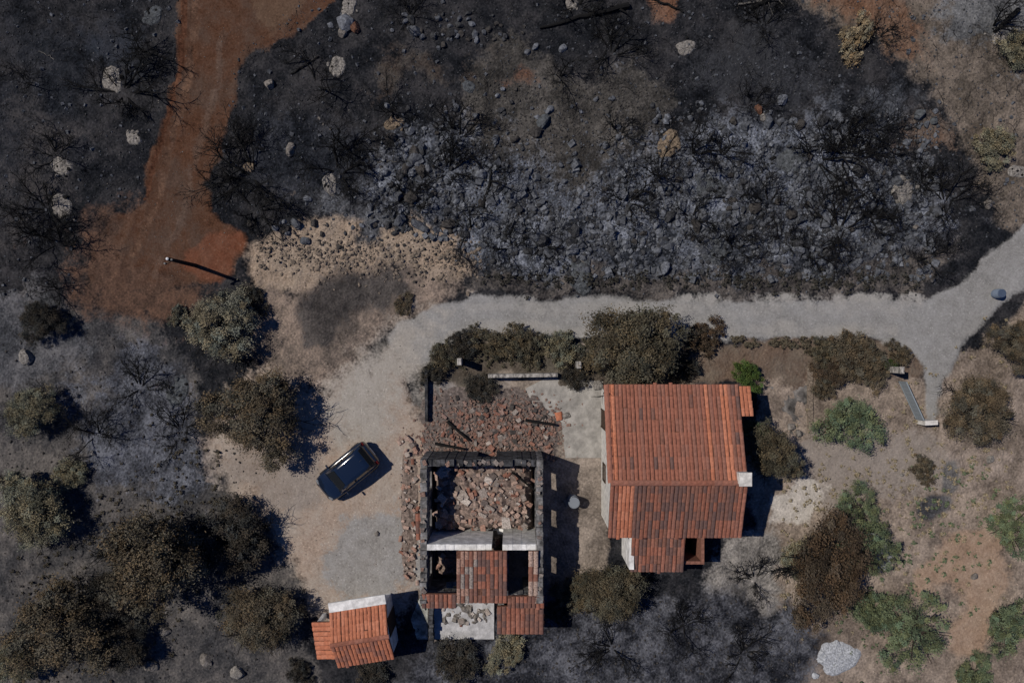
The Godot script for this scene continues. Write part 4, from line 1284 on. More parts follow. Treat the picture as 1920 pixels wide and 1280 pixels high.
	var bushes := [
		[1405, 705, 0.85, 1.0, "fresh", "bright green bush at the tiled roof's upper corner"],
		[1672, 684, 0.45, 0.6, "fresh", "small lime-green bush in the brown garden corner"],
		[1420, 812, 0.95, 1.7, "green", "dark green bush against the house's east wall"],
		[1320, 634, 1.15, 0.8, "rust", "rusty brown bush beside the lane, next to the tall olive-brown tree"],
		[1600, 664, 1.7, 0.9, "brown", "wide brown bush in the garden below the lane"],
		[1640, 690, 1.3, 0.8, "brown", "brown bush between the wide garden bush and the gatepost"],
		[1565, 700, 1.1, 0.8, "rust", "reddish brown bush above the rounded green garden tree"],
		[1545, 660, 1.0, 0.7, "hedge", "olive-brown bush on the lane side of the garden"],
		[1690, 664, 0.9, 0.8, "brown", "brown bush at the garden's corner by the junction"],
		[1545, 728, 0.8, 0.7, "brown", "brown shrub beside the patio wall"],
		[1050, 648, 1.3, 1.0, "olive", "olive bush in the hedge row near the white post"],
		[985, 650, 1.1, 0.9, "hedge", "low brown-olive bush in the middle of the hedge row"],
		[925, 645, 1.2, 0.9, "hedge", "dark bush in the hedge row above the whitewashed wall"],
		[868, 648, 1.0, 0.8, "dark", "blackened bush where the hedge row bends"],
		[828, 668, 0.9, 0.8, "hedge", "brown hedge bush on the inside of the lane's bend"],
		[812, 700, 0.8, 0.7, "dark", "black scorched bush at the hedge row's end"],
		[1078, 700, 0.9, 0.8, "dark", "dark bush at the end of the whitewashed wall"],
		[900, 728, 1.1, 0.6, "dark", "black burnt bush on the rubble below the whitewashed wall"],
		[1290, 690, 0.9, 0.9, "dark", "dark bush in the shade beside the tall olive-brown tree"],
		[1610, 65, 1.15, 0.8, "tan", "dry straw-coloured bush on the orange soil"],
		[1868, 275, 1.4, 0.9, "olive", "spreading olive-green bush on the tan slope"],
		[1915, 95, 1.1, 0.9, "olive", "dark olive bush at the photo's edge by the ash spot"],
		[1075, 1110, 1.2, 0.9, "hedge", "olive-brown bush in the ruin's shadow"],
		[1045, 1150, 0.9, 0.7, "dark", "dark bush by the ruin's annex"],
		[950, 1225, 1.2, 0.7, "olive", "pale olive scrub below the annex roof"],
		[860, 1240, 1.6, 0.8, "dark", "black scrub below the ruin's terrace"],
		[700, 1272, 1.3, 0.7, "dark", "dark scrub below the shed"],
		[560, 1262, 0.9, 0.7, "dark", "dark scrub beside the shed's lean-to"],
		[1830, 1268, 1.3, 0.6, "green", "low green scrub along the photo's lower edge"],
		[1640, 1150, 1.3, 0.9, "green", "green undergrowth bush below the big rust-brown tree"],
		[1490, 1050, 1.0, 0.8, "olive", "olive shrub on the house side of the big rust-brown tree"],
		[1735, 880, 0.8, 0.7, "brown", "small brown shrub beside the dark sheet"],
		[15, 912, 0.9, 0.7, "dark", "black burnt bush at the photo's edge above the dark olive tree"],
		[130, 890, 0.9, 0.7, "olive", "small olive bush beside the dark olive tree"],
		[330, 590, 0.7, 0.7, "grey", "small grey-olive bush on the orange track's end"],
		[470, 560, 0.8, 0.6, "dark", "blackened bush below the utility pole"],
		[755, 570, 0.6, 0.4, "brown", "low brown weeds on the bank by the lane's bend"],
	]
	k = 0
	for q in bushes:
		var p := P(q[0], q[1], q[3] * 0.6)
		var t := thing("bush", q[5], "bush", Vector3(p.x, gy(p.x, p.z) - 0.05, p.z), rng.randf() * TAU, "bushes")
		put("stem", limbs[k % 5], M.char, t, Transform3D(Basis.from_scale(Vector3(q[2] * 0.7, q[3] * 0.45, q[2] * 0.7)), Vector3.ZERO))
		put("foliage", low[k % 4], tints[q[4]], t, Transform3D(Basis.from_scale(Vector3(q[2] * rng.randf_range(0.85, 1.35), q[3] * 1.1, q[2] * rng.randf_range(0.75, 1.1))), Vector3.ZERO))
		k += 1
	# dry verge plants along the lane's lower edge and on the scrub bank: too many and small to count
	var grass := crown_mesh(91, 1.0, 0.8, 10, 28, 0.12)
	for q in [["dry_verge_grass", "dry brown verge plants along the lane's garden side", "brown", [1370, 640, 1640, 646, 8.0], 90, 0.28], ["scrub_grass", "sooty scrub stubble on the bank above the lane", "dark", [900, 528, 1740, 526, 14.0], 230, 0.26], ["hedge_grass", "dry scruffy weeds between the hedge bushes inside the lane's bend", "hedge", [830, 660, 1110, 652, 26.0], 240, 0.24], ["garden_grass", "dry tan weeds dotted over the lower garden", "tan", [1460, 1000, 1900, 860, 190.0], 420, 0.2], ["green_grass", "low green weeds dotted over the lower garden", "green", [1560, 1200, 1880, 900, 150.0], 200, 0.22], ["burnt_grass", "burnt brown weeds below the scorched trees", "brown", [20, 1250, 420, 900, 190.0], 420, 0.22]]:
		var mm := MultiMesh.new()
		mm.transform_format = MultiMesh.TRANSFORM_3D
		mm.mesh = grass
		mm.instance_count = q[4]
		var v: Array = q[3]
		for i in int(q[4]):
			var f := rng.randf()
			var p := G(lerpf(v[0], v[2], f), lerpf(v[1], v[3], f) + rng.randfn() * v[4] * 0.6)
			var s: float = q[5] * rng.randf_range(0.6, 1.4)
			mm.set_instance_transform(i, Transform3D(Basis(Vector3.UP, rng.randf() * TAU).scaled_local(Vector3(s, s * 0.9, s)), p))
		var o := MultiMeshInstance3D.new()
		o.name = q[0]
		o.multimesh = mm
		o.material_override = tints[q[2]]
		add_child(o)
		tag(o, q[1], "grass", "", "stuff")

# ------------------------------------------------------------------ burnt skeleton shrubs
func twig(st: SurfaceTool, g: RandomNumberGenerator, a: Vector3, d: Vector3, l: float, r: float, depth: int) -> void:
	var p := a
	var dir := d
	var n := 3
	for i in n:
		dir = (dir + Vector3(g.randfn(), g.randfn() * 0.6, g.randfn()) * 0.2).normalized()
		var e := p + dir * l / n
		e.y = maxf(e.y, 0.03)
		tube(st, p, e, r * (1.0 - 0.22 * i), r * (1.0 - 0.22 * (i + 1)), 4 if depth > 1 else 3)
		if depth > 0:
			for k in (2 if i > 0 else 1):
				var side := (dir + Vector3(g.randfn(), g.randfn() * 0.6 + 0.15, g.randfn()) * 0.62).normalized()
				twig(st, g, e, side, l * g.randf_range(0.4, 0.65), maxf(r * 0.55, 0.006), depth - 1)
		p = e

func skeleton(seed_: int, stems: int, spread: float, height: float, depth: int) -> ArrayMesh:
	var g := RandomNumberGenerator.new()
	g.seed = seed_
	var st := mb()
	for i in stems:
		var a := (TAU * 0.72) * i / stems + g.randf_range(-0.5, 0.5) - PI / 2 - TAU * 0.3   # most stems fan to one side
		var d := Vector3(cos(a) * spread * g.randf_range(0.5, 1.2), height * g.randf_range(0.5, 1.1), sin(a) * spread).normalized()
		twig(st, g, Vector3(cos(a), 0, sin(a)) * 0.08 + Vector3(0, -0.05, 0), d, g.randf_range(0.45, 1.0), g.randf_range(0.018, 0.038), depth)
	return done(st)

func burnt_shrubs() -> void:
	var kinds := []
	for q in [[201, 7, 1.0, 0.7, 3], [202, 6, 1.0, 1.1, 3], [203, 8, 1.0, 0.5, 3], [204, 4, 0.7, 1.2, 3], [205, 7, 1.0, 0.9, 3], [206, 3, 1.0, 0.9, 3]]:
		kinds.append(skeleton(q[0], q[1], q[2], q[3], q[4]))
	var list := [
		[215, 165, 2.2, 0, "bare burnt shrub around the grey stump beside the orange track"],
		[262, 95, 1.6, 3, "bare burnt shrub by the track's upper edge"],
		[40, 150, 1.2, 5, "small burnt shrub by the dark hole at the photo's edge"],
		[95, 290, 1.7, 1, "burnt shrub with forked trunks over the upper pale stump"],
		[80, 390, 1.7, 0, "burnt shrub over the stump ringed with pale ash"],
		[95, 455, 2.0, 4, "dense black shrub beside the lower orange track"],
		[45, 440, 1.4, 3, "burnt shrub at the photo's edge beside the dense black one"],
		[462, 325, 2.3, 2, "wide black spider-shaped shrub right of the orange track"],
		[445, 270, 1.6, 4, "burnt shrub above the wide spider-shaped one"],
		[470, 390, 1.7, 0, "burnt shrub above the pale dry grass"],
		[628, 320, 2.1, 4, "black shrub spreading from the bright white ash stump"],
		[655, 275, 1.7, 3, "burnt shrub just above the bright white ash stump"],
		[588, 150, 1.8, 5, "low burnt shrub beside the elongated white stone"],
		[735, 200, 1.4, 3, "thin burnt sapling over the tan ash patch"],
		[712, 280, 1.2, 5, "burnt twiggy shrub below the tan ash patch"],
		[765, 375, 1.6, 4, "burnt shrub among stones left of the forked black sapling"],
		[860, 255, 1.7, 2, "burnt bush on the stone pile in mid-field"],
		[840, 320, 1.6, 0, "burnt shrub over the black hollow among stones"],
		[912, 330, 1.7, 5, "forked black sapling leaning across the rocky slope"],
		[880, 430, 1.6, 5, "burnt shrub with crossed stems above the pale bank"],
		[960, 465, 1.5, 4, "black shrub at the bank's top near the lane"],
		[1015, 460, 1.5, 1, "upright burnt shrub on the bank near the lane"],
		[1180, 375, 1.9, 1, "fan-shaped burnt shrub mid-way along the rocky slope"],
		[1165, 250, 1.3, 4, "burnt shrub on the brown loam"],
		[1245, 320, 1.8, 3, "tall burnt sapling below the tan ash strip"],
		[1300, 410, 1.6, 4, "burnt shrub in the middle of the blue-grey ash"],
		[1312, 285, 2.1, 3, "tall bare burnt tree with a straight trunk on the ash slope"],
		[1360, 290, 1.5, 1, "burnt shrub right beside the straight-trunked burnt tree"],
		[1385, 470, 1.6, 4, "burnt shrub at the ash slope's foot above the lane"],
		[1450, 380, 1.5, 0, "burnt shrub among the cracked rocks"],
		[1475, 445, 1.4, 1, "burnt shrub below the cracked rocks"],
		[1545, 290, 2.2, 2, "broad dark burnt shrub left of the largest thicket"],
		[1605, 285, 2.5, 4, "largest black burnt thicket on the ash slope"],
		[1640, 245, 1.8, 1, "burnt shrub above the largest black thicket"],
		[1590, 430, 2.2, 2, "black fan of burnt branches above the lane"],
		[1530, 470, 1.4, 0, "burnt shrub left of the black fan of branches"],
		[1645, 405, 1.6, 4, "burnt shrub right of the black fan of branches"],
		[1790, 375, 1.9, 2, "dark brushy burnt shrub near the lane's upper curve"],
		[1760, 480, 1.4, 4, "burnt shrub on the bank by the lane junction"],
		[1740, 340, 1.3, 1, "burnt shrub beside the large white ash stump"],
		[1150, 95, 1.7, 2, "burnt shrub below the long fallen trunk"],
		[1050, 140, 1.4, 3, "burnt sapling above the pale blue ash patch"],
		[770, 25, 1.4, 1, "burnt shrub above the dark stone pile"],
		[1420, 190, 1.2, 4, "burnt shrub above the white and red stone"],
		[1085, 5, 1.6, 4, "burnt shrub at the top edge beside the fallen trunk"],
		[1440, 40, 1.4, 2, "burnt shrub near the black log at the top edge"],
		[1880, 45, 1.8, 3, "charred tree remains over the ash hollow in the upper corner"],
		[1655, 65, 1.2, 4, "burnt shrub beside the straw-coloured bush"],
		[170, 820, 1.7, 4, "burnt shrub on the grey ash below the orange track"],
		[330, 810, 1.5, 0, "burnt shrub on the grey ash left of the scorched brown tree"],
		[250, 730, 1.5, 2, "burnt shrub on the ash above the grey-olive tree's foot"],
		[95, 545, 1.3, 3, "burnt shrub between the orange track and the blackened tree"],
		[1150, 1220, 1.5, 2, "burnt shrub on the black ground below the ruin"],
		[1290, 1180, 1.6, 4, "burnt shrub on the black ground below the lean-to"],
		[1400, 1230, 1.4, 0, "burnt shrub on the black ground left of the ash mound"],
		[1420, 1090, 1.2, 2, "burnt shrub between the house and the rust-brown tree"],
	]
	for q in list:
		var p := P(q[0], q[1], q[2] * 0.35)
		var t := thing("burnt_shrub", q[4], "shrub", Vector3(p.x, gy(p.x, p.z), p.z), rng.randfn() * 0.9, "bare burnt shrubs")
		put("branches", kinds[q[3]], M.char, t, Transform3D(Basis.from_scale(Vector3(q[2], q[2] * 0.85, q[2])), Vector3.ZERO))
	# fine burnt sticks scattered over the field
	var st := mb()
	var g := RandomNumberGenerator.new()
	g.seed = 31
	twig(st, g, Vector3(-0.4, 0.02, 0), Vector3(1, 0.03, 0.1).normalized(), 0.9, 0.012, 1)
	var mm := MultiMesh.new()
	mm.transform_format = MultiMesh.TRANSFORM_3D
	mm.mesh = done(st)
	mm.instance_count = 900
	for i in 900:
		var q := field_point()
		mm.set_instance_transform(i, Transform3D(Basis(Vector3.UP, rng.randf() * TAU).scaled_local(Vector3.ONE * rng.randf_range(0.4, 1.2)), G(q.x, q.y, 0.01)))
	var o := MultiMeshInstance3D.new()
	o.name = "burnt_twigs"
	o.multimesh = mm
	o.material_override = M.char
	add_child(o)
	tag(o, "thin black twigs littering the burnt ground", "twigs", "", "stuff")

func field_point() -> Vector2:                 # a random photo point on the burnt field, off the track and the lane
	while true:
		var q := Vector2(rng.randf_range(-30, 1950), rng.randf_range(-20, 555))
		if q.x > 140 and q.x < 660 and q.y < 600:
			var edge0 := lerpf(350, 270, q.y / 380.0) if q.y < 380 else 150.0
			var edge1 := lerpf(560, 440, q.y / 100.0) if q.y < 100 else lerpf(440, 395, (q.y - 100) / 300.0) if q.y < 400 else 470.0
			if q.x > edge0 - 5 and q.x < edge1 + 5: continue
		if q.x > 470 and q.x < 900 and q.y > 430: continue
		if q.x > 1720 and q.y > 480 - (q.x - 1800) * 0.6: continue
		return q
	return Vector2.ZERO

# ------------------------------------------------------------------ stones
func rock_mesh(seed_: int, sub := 1) -> ArrayMesh:      # angular lump about one metre across, base below y 0
	var n := FastNoiseLite.new()
	n.seed = seed_
	n.frequency = 0.75
	n.fractal_octaves = 3
	var g := RandomNumberGenerator.new()
	g.seed = seed_
	var s := SphereMesh.new()
	s.radius = 0.5
	s.height = 1.0
	s.radial_segments = 9 + sub * 3
	s.rings = 5 + sub * 2
	var cuts := []
	for i in 5: cuts.append([Vector3(g.randfn(), absf(g.randfn()) * 0.6, g.randfn()).normalized(), g.randf_range(0.27, 0.42)])
	var a := s.get_mesh_arrays()
	var v: PackedVector3Array = a[Mesh.ARRAY_VERTEX]
	var ix: PackedInt32Array = a[Mesh.ARRAY_INDEX]
	var st := mb()
	for i in ix:
		var p := v[i]
		p *= 1.0 + 0.35 * n.get_noise_3dv(p * 2.2)
		for c in cuts:                              # knock flat facets off the lump
			var d: float = p.dot(c[0])
			if d > c[1]: p -= c[0] * (d - c[1])
		p.y *= 0.75
		st.add_vertex(p)
	return done(st)

func stones() -> void:
	var rocks := []
	for i in 9: rocks.append(rock_mesh(300 + i, 1))
	var lay := func(called: String, px: float, py: float, s: float, m: Material, label: String, cat: String, group := "", flat := 0.7) -> void:
		var p := P(px, py, s * 0.25)
		p.y = gy(p.x, p.z) + s * 0.12
		var b := Basis(Vector3.UP, rng.randf() * TAU).scaled_local(Vector3(s, s * flat, s * rng.randf_range(0.65, 0.95)))
		tag(put(called, rocks[rng.randi() % 9], m, self, Transform3D(b, p)), label, cat, group)
	for q in [
		[643, 42, 1.15, M.stone[2], "largest grey boulder beside the track's upper bend"],
		[664, 50, 0.8, M.red_stone, "reddish block against the largest grey boulder"],
		[641, 62, 0.65, M.pale_stone, "pale block below the largest grey boulder"],
		[620, 48, 0.4, M.stone[2], "small grey stone beside the largest grey boulder"],
		[542, 279, 0.85, M.pale_stone, "pale lone boulder with a hard black shadow right of the track"],
		[504, 157, 0.75, M.pale_stone, "elongated white stone right of the orange track"],
		[1432, 219, 0.55, M.ash, "white stone on a reddish patch above the ash slope"],
		[1424, 205, 0.6, M.red_stone, "reddish stone touching the white stone"],
		[1727, 214, 0.85, M.blue_ash, "flat pale grey slab rock near the tan slope"],
		[1752, 226, 0.6, M.blue_ash, "smaller flat grey slab rock beside the first slab"],
		[1470, 186, 0.7, M.stone[2], "grey boulder near the white and red stones"],
		[1055, 90, 0.55, M.stone[2], "rounded grey stone on the dark field above the loam"],
		[1003, 85, 0.5, M.stone[2], "grey stone in the small cluster below the fallen trunk"],
		[990, 95, 0.45, M.stone[0], "darker stone in the small cluster below the fallen trunk"],
		[1118, 184, 0.4, M.stone[0], "stone on the loam, upper of a pair"],
		[1147, 184, 0.4, M.stone[0], "stone on the loam with its twin to the west"],
		[598, 222, 0.22, M.pale_stone, "small pale stone, upper of a line of three"],
		[606, 232, 0.2, M.pale_stone, "small pale stone, middle of a line of three"],
		[620, 241, 0.2, M.pale_stone, "small pale stone, lowest of a line of three"],
		[575, 372, 0.55, M.stone[2], "rounded stone near the bank's pale grass"],
		[1020, 225, 1.0, M.blue_ash, "blue-grey boulder face on the brown loam"],
		[1030, 205, 0.6, M.stone[2], "grey stone above the blue-grey boulder"],
		[775, 55, 0.9, M.stone[0], "broad dark boulder in the upper stone pile"],
		[845, 60, 0.8, M.stone[4], "black boulder in the upper stone pile"],
		[1855, 383, 0.6, M.pale_stone, "tan stone beside the lane's upper curve"],
		[1722, 425, 0.4, M.pale_stone, "pale stone with a black hollow on the bank"],
		[1455, 463, 0.85, M.stone[2], "cracked flat rock at the ash slope's foot"],
		[1500, 468, 0.7, M.stone[2], "second cracked rock at the ash slope's foot"],
		[42, 668, 0.95, M.ash, "pale rounded rock on the ash at the photo's edge"],
		[172, 850, 0.35, M.ash, "small white stone on the grey ash"],
		[306, 1185, 0.75, M.pale_stone, "pale broken block under the largest scorched tree"],
		[282, 1252, 0.9, M.pale_stone, "pale flat block at the lower edge below the charred tree"],
		[383, 1238, 0.85, M.pale_stone, "pale block between the charred tree and the shed"],
		[445, 1262, 0.95, M.ash, "white block at the lower edge left of the shed"],
		[470, 1180, 0.5, M.pale_stone, "pale stone under the thin brown tree"],
		[706, 1000, 0.35, M.pale_stone, "pale stone lying on the open dirt yard"],
		[1860, 862, 0.55, M.ash, "white stone on the brown slope below the gate"],
		[1830, 1083, 0.5, M.pale_stone, "pale grey stone in the orange dirt"],
		[1692, 890, 0.28, M.ash, "small white stone beside the dark sheet"],
		[1497, 812, 0.55, M.pale_stone, "pale stone at the corner of the patio"],
		[1485, 800, 0.5, M.pale_stone, "tan stone on the patio edge"],
		[1062, 780, 0.5, M.ash, "white block on the slab beside the orange tile"],
		[1122, 722, 0.75, M.ash, "white rock at the tiled roof's upper-west corner"],
		[1840, 835, 0.3, M.ash, "small pale stone near the white stone below the gate"],
	]: lay.call("rock", q[0], q[1], q[2], q[3], q[4], "rock")
	# the countable stones of the burnt slope
	var zones_ := [
		[[690, 860, 260, 420], 46, "soot-grey fieldstone in the stony part of the burnt field", "stones of the burnt field"],
		[[1240, 1700, 250, 500], 105, "blue-grey stone on the ashy rocky slope above the lane", "stones of the ash slope"],
		[[880, 1260, 380, 500], 60, "grey stone on the bank top between field and lane", "stones of the bank top"],
		[[775, 950, 15, 90], 40, "dark stone in the pile at the field's top", "stones of the dark pile"],
		[[900, 1000, 190, 300], 18, "brown-grey stone on the loam below the dark pile", "stones of the loam"],
		[[480, 780, 405, 450], 24, "sooty stone along the upper rim of the pale dry grass", "stones of the grass rim"],
	]
	for z in zones_:
		var r: Array = z[0]
		for i in int(z[1]):
			var s := rng.randf_range(0.22, 0.5) if rng.randf() < 0.8 else rng.randf_range(0.5, 0.95)
			lay.call("fieldstone", clampf((r[0] + r[1]) / 2.0 + rng.randfn() * (r[1] - r[0]) * 0.3, r[0] - 40, r[1] + 40), clampf((r[2] + r[3]) / 2.0 + rng.randfn() * (r[3] - r[2]) * 0.33, r[2] - 25, minf(r[3] + 25, 520)), s, M.stone[rng.randi() % 4], z[2], "stone", z[3], 0.8)
	# gravel and clods past counting
	var scatter := func(called: String, label: String, m: Material, count: int, pick: Callable, smin: float, smax: float, mesh: Mesh) -> void:
		var mm := MultiMesh.new()
		mm.transform_format = MultiMesh.TRANSFORM_3D
		mm.mesh = mesh
		mm.instance_count = count
		for i in count:
			var q: Vector2 = pick.call()
			var s := smin * pow(smax / smin, pow(rng.randf(), 2.2))
			mm.set_instance_transform(i, Transform3D(Basis.from_euler(Vector3(rng.randf_range(-0.8, 0.8), rng.randf() * TAU, rng.randf_range(-0.8, 0.8))).scaled_local(Vector3(s, s * 0.7, s * rng.randf_range(0.6, 1.0))), G(q.x, q.y, s * 0.1)))
		var o := MultiMeshInstance3D.new()
		o.name = called
		o.multimesh = mm
		o.material_override = m
		add_child(o)
		tag(o, label, "gravel", "", "stuff")
	var tiny := rock_mesh(320, 0)
	var cl := FastNoiseLite.new()
	cl.seed = 55
	cl.frequency = 0.02
	cl.fractal_octaves = 3
	var slope_pt := func() -> Vector2:
		while true:
			var q := Vector2(rng.randf_range(690, 1760), rng.randf_range(190, 525))
			var edge := 330.0 - (q.x - 690) * 0.5 if q.x < 900 else 260.0 if q.x > 1230 else 330.0
			if q.x < 920 and q.y > 425 + (q.x - 700) * 0.2: continue
			if cl.get_noise_2d(q.x, q.y) + 0.28 < rng.randf() * 0.7: continue
			if q.y > 470 and rng.randf() < 0.35: continue
			if q.y > edge + 25 + rng.randfn() * 75.0: return q
		return Vector2.ZERO
	if blocks.is_empty():
		for i in 8: blocks.append(rubble_mesh(100 + i))
	var tiny2 := rock_mesh(327, 0)
	scatter.call("slope_gravel", "grey stones and clods covering the ash slope", M.stone[0], 2300, slope_pt, 0.1, 0.6, tiny)
	scatter.call("slope_shard_gravel", "angular grey stone shards on the ash slope", M.stone[0], 900, slope_pt, 0.1, 0.6, blocks[1])
	scatter.call("ash_gravel", "paler ash-coated stones covering the ash slope", M.stone[2], 1500, slope_pt, 0.09, 0.5, tiny2)
	scatter.call("ash_shard_gravel", "pale angular shards on the ash slope", M.stone[2], 550, slope_pt, 0.1, 0.45, blocks[4])
	scatter.call("sooty_gravel", "blackened stones between the grey ones of the ash slope", M.stone[1], 2200, slope_pt, 0.1, 0.5, tiny)
	scatter.call("white_gravel", "whitened ash crumbs on the ash slope", M.white_ash, 1500, slope_pt, 0.05, 0.22, tiny2)
	scatter.call("bank_gravel", "tan rubble stones of the pale bank under the burnt field", M.tan_stone, 1500, func() -> Vector2:
		var f := rng.randf()
		return Vector2(lerpf(480, 905, f), 478 + (f - 0.3) * 16 + rng.randfn() * 22.0), 0.05, 0.32, tiny2)
	scatter.call("bank_clod_gravel", "dark clods among the tan stones of the pale bank", M.stone[3], 300, func() -> Vector2:
		var f := rng.randf()
		return Vector2(lerpf(480, 920, f), 470 + (f - 0.3) * 16 + rng.randfn() * 26.0), 0.06, 0.22, blocks[5])
	scatter.call("field_gravel", "blue-grey stone bits strewn thinly over the burnt field", M.stone[0], 2600, field_point, 0.05, 0.24, blocks[2])
	scatter.call("clod_gravel", "small dark clods all over the burnt field", M.stone[1], 6500, field_point, 0.05, 0.18, tiny)
	scatter.call("pale_gravel", "pale pebbles sprinkled over the burnt field", M.pale_stone, 1500, field_point, 0.025, 0.075, tiny)
	scatter.call("loam_gravel", "brownish clods on the loam of the burnt field", M.stone[3], 2400, func() -> Vector2: return Vector2(rng.randf_range(880, 1270), rng.randf_range(150, 420)), 0.06, 0.2, tiny)
	scatter.call("yard_gravel", "loose pale gravel on the yard, gardens and tracks", M.pale_stone, 2200, func() -> Vector2:
		var w := rng.randf()
		if w < 0.25: return Vector2(rng.randf_range(480, 790), rng.randf_range(640, 1120))
		if w < 0.45: return Vector2(rng.randf_range(260, 440), rng.randf_range(0, 520))
		if w < 0.6: return Vector2(rng.randf_range(1740, 1910), rng.randf_range(0, 400))
		return Vector2(rng.randf_range(1430, 1910), rng.randf_range(820, 1270)), 0.02, 0.09, tiny)
	scatter.call("scorched_gravel", "dark clods on the scorched ground below and beside the trees", M.stone[3], 3200, func() -> Vector2:
		if rng.randf() < 0.55: return Vector2(rng.randf_range(0, 480), rng.randf_range(620, 1280))
		return Vector2(rng.randf_range(800, 1500), rng.randf_range(1110, 1280)), 0.05, 0.22, tiny)
	# white ash where stumps burnt out
	for q in [
		[214, 150, 0.85, "ash", "pale grey ash stump beside the orange track"], [286, 28, 0.65, "blue_ash", "grey ash patch above the track's burnt shrub"], [117, 312, 0.75, "ash", "upper pale ash patch under forked burnt trunks"],
		[115, 385, 0.8, "ash", "ring of pale ash round a burnt-out stump"], [250, 258, 0.6, "ash", "small bright ash spot at the track's edge"], [632, 124, 0.7, "ash", "pale ash patch below the boulder group"],
		[617, 343, 0.7, "ash", "bright white ash at the black spreading shrub"], [739, 229, 0.6, "tan_ash", "tan square-edged ash patch in the field"], [876, 161, 0.5, "blue_ash", "small grey ash spot in mid-field"],
		[1284, 90, 0.6, "ash", "white ash spot below the orange patch at the top"], [1256, 270, 0.85, "tan_ash", "slanting tan ash strip on the rocky slope"], [1697, 357, 1.05, "ash", "large white ash stump near the tan slope"],
		[1908, 322, 0.6, "ash", "white ash at the photo's edge below the olive bush"], [1872, 72, 0.6, "ash", "white ash rim of the hollow in the upper corner"], [655, 14, 0.7, "ash", "pale ash above the largest grey boulder"],
		[1072, 6, 0.5, "ash", "white ash at the top edge by the fallen trunk"], [1485, 300, 0.9, "blue_ash", "blue-grey ash drift on the rocky slope"], [1330, 350, 1.0, "blue_ash", "blue-grey ash drift beside the straight-trunked burnt tree"],
		[1570, 1235, 1.35, "blue_ash_bright", "round pale blue-grey ash mound at the lower edge"], [330, 735, 0.9, "blue_ash", "grey ash drift below the orange track"], [465, 312, 0.4, "tan_ash", "small pale spot at the heart of the spider-shaped shrub"],
		[1090, 520, 1.1, "blue_ash", "grey ash drift on the bank above the lane"], [1340, 470, 1.1, "blue_ash", "ash drift at the rocky slope's foot"],
	]:
		if not M.has("blue_ash_bright"): M.blue_ash_bright = mat(0.58, 0.61, 0.65, 1.0, "fine", 0.9)
		var t := thing("ash_heap", q[4], "ash", G(q[0], q[1]), rng.randf() * TAU)
		var s: float = q[2] * 1.25
		# an uneven low heap with a ragged rim
		var nn := FastNoiseLite.new()
		nn.seed = int(q[0])
		nn.frequency = 1.1
		nn.fractal_octaves = 2
		var st := mb()
		var rings := 6
		var seg := 26
		var at := func(i: int, k: int) -> Vector3:
			var a := TAU * k / seg
			var rr := float(i) / rings
			var rim := 0.72 + 0.3 * nn.get_noise_2d(cos(a) * 0.35 + 9, sin(a) * 0.35) + 0.07 * nn.get_noise_2d(cos(a) * 1.6, sin(a) * 1.6 + 4)
			var x := cos(a) * rr * rim * s
			var z := sin(a) * rr * rim * s * 0.75
			var wp := t.transform * Vector3(x, 0, z)
			return Vector3(x, gy(wp.x, wp.z) - t.position.y + (1 - rr * rr) * 0.07 * s + 0.02 + 0.05 * nn.get_noise_2d(x * 3, z * 3) * (1 - rr) - (0.05 if i == rings else -0.012), z)
		for i in rings:
			for k in seg:
				quad(st, at.call(i, k), at.call(i + 1, k), at.call(i + 1, (k + 1) % seg), at.call(i, (k + 1) % seg))
		put("ash_bed", done(st), M[q[3]], t)
		for i in 9:
			var w := s * rng.randf_range(0.12, 0.34)
			var off := Vector3(rng.randfn(), 0, rng.randfn()) * s * 0.3
			put("lump", rocks[rng.randi() % 9], M[q[3]] if rng.randf() < 0.65 or q[3] == "blue_ash_bright" else M.char, t, Transform3D(Basis(Vector3.UP, rng.randf() * TAU).scaled_local(Vector3(w, w * 0.6, w * 0.8)), off + Vector3(0, gy((t.transform * off).x, (t.transform * off).z) - t.position.y + 0.05, 0)))

# ------------------------------------------------------------------ small things
func log_at(a: Vector3, b: Vector3, ra: float, rb: float, m: Material, label: String, called := "fallen_trunk", cat := "log") -> void:
	var mid := (a + b) / 2
	mid.y = 0
	var st := mb()
	var n := 9
	var g := RandomNumberGenerator.new()
	g.seed = int(absf(a.x) * 100)
	var p := a - mid
	for i in n:
		var e := a.lerp(b, float(i + 1) / n) - mid + Vector3(g.randfn(), 0, g.randfn()) * 0.03
		tube(st, p, e, lerpf(ra, rb, float(i) / n), lerpf(ra, rb, float(i + 1) / n), 8, true)
		p = e
	for i in 4:
		var q := a.lerp(b, g.randf_range(0.3, 0.9)) - mid
		tube(st, q, q + Vector3(g.randfn() * 0.3, 0.2, g.randfn() * 0.3), rb * 0.5, 0.01, 4)
	tag(put(called, done(st), m, self, Transform3D(Basis(), mid)), label, cat)

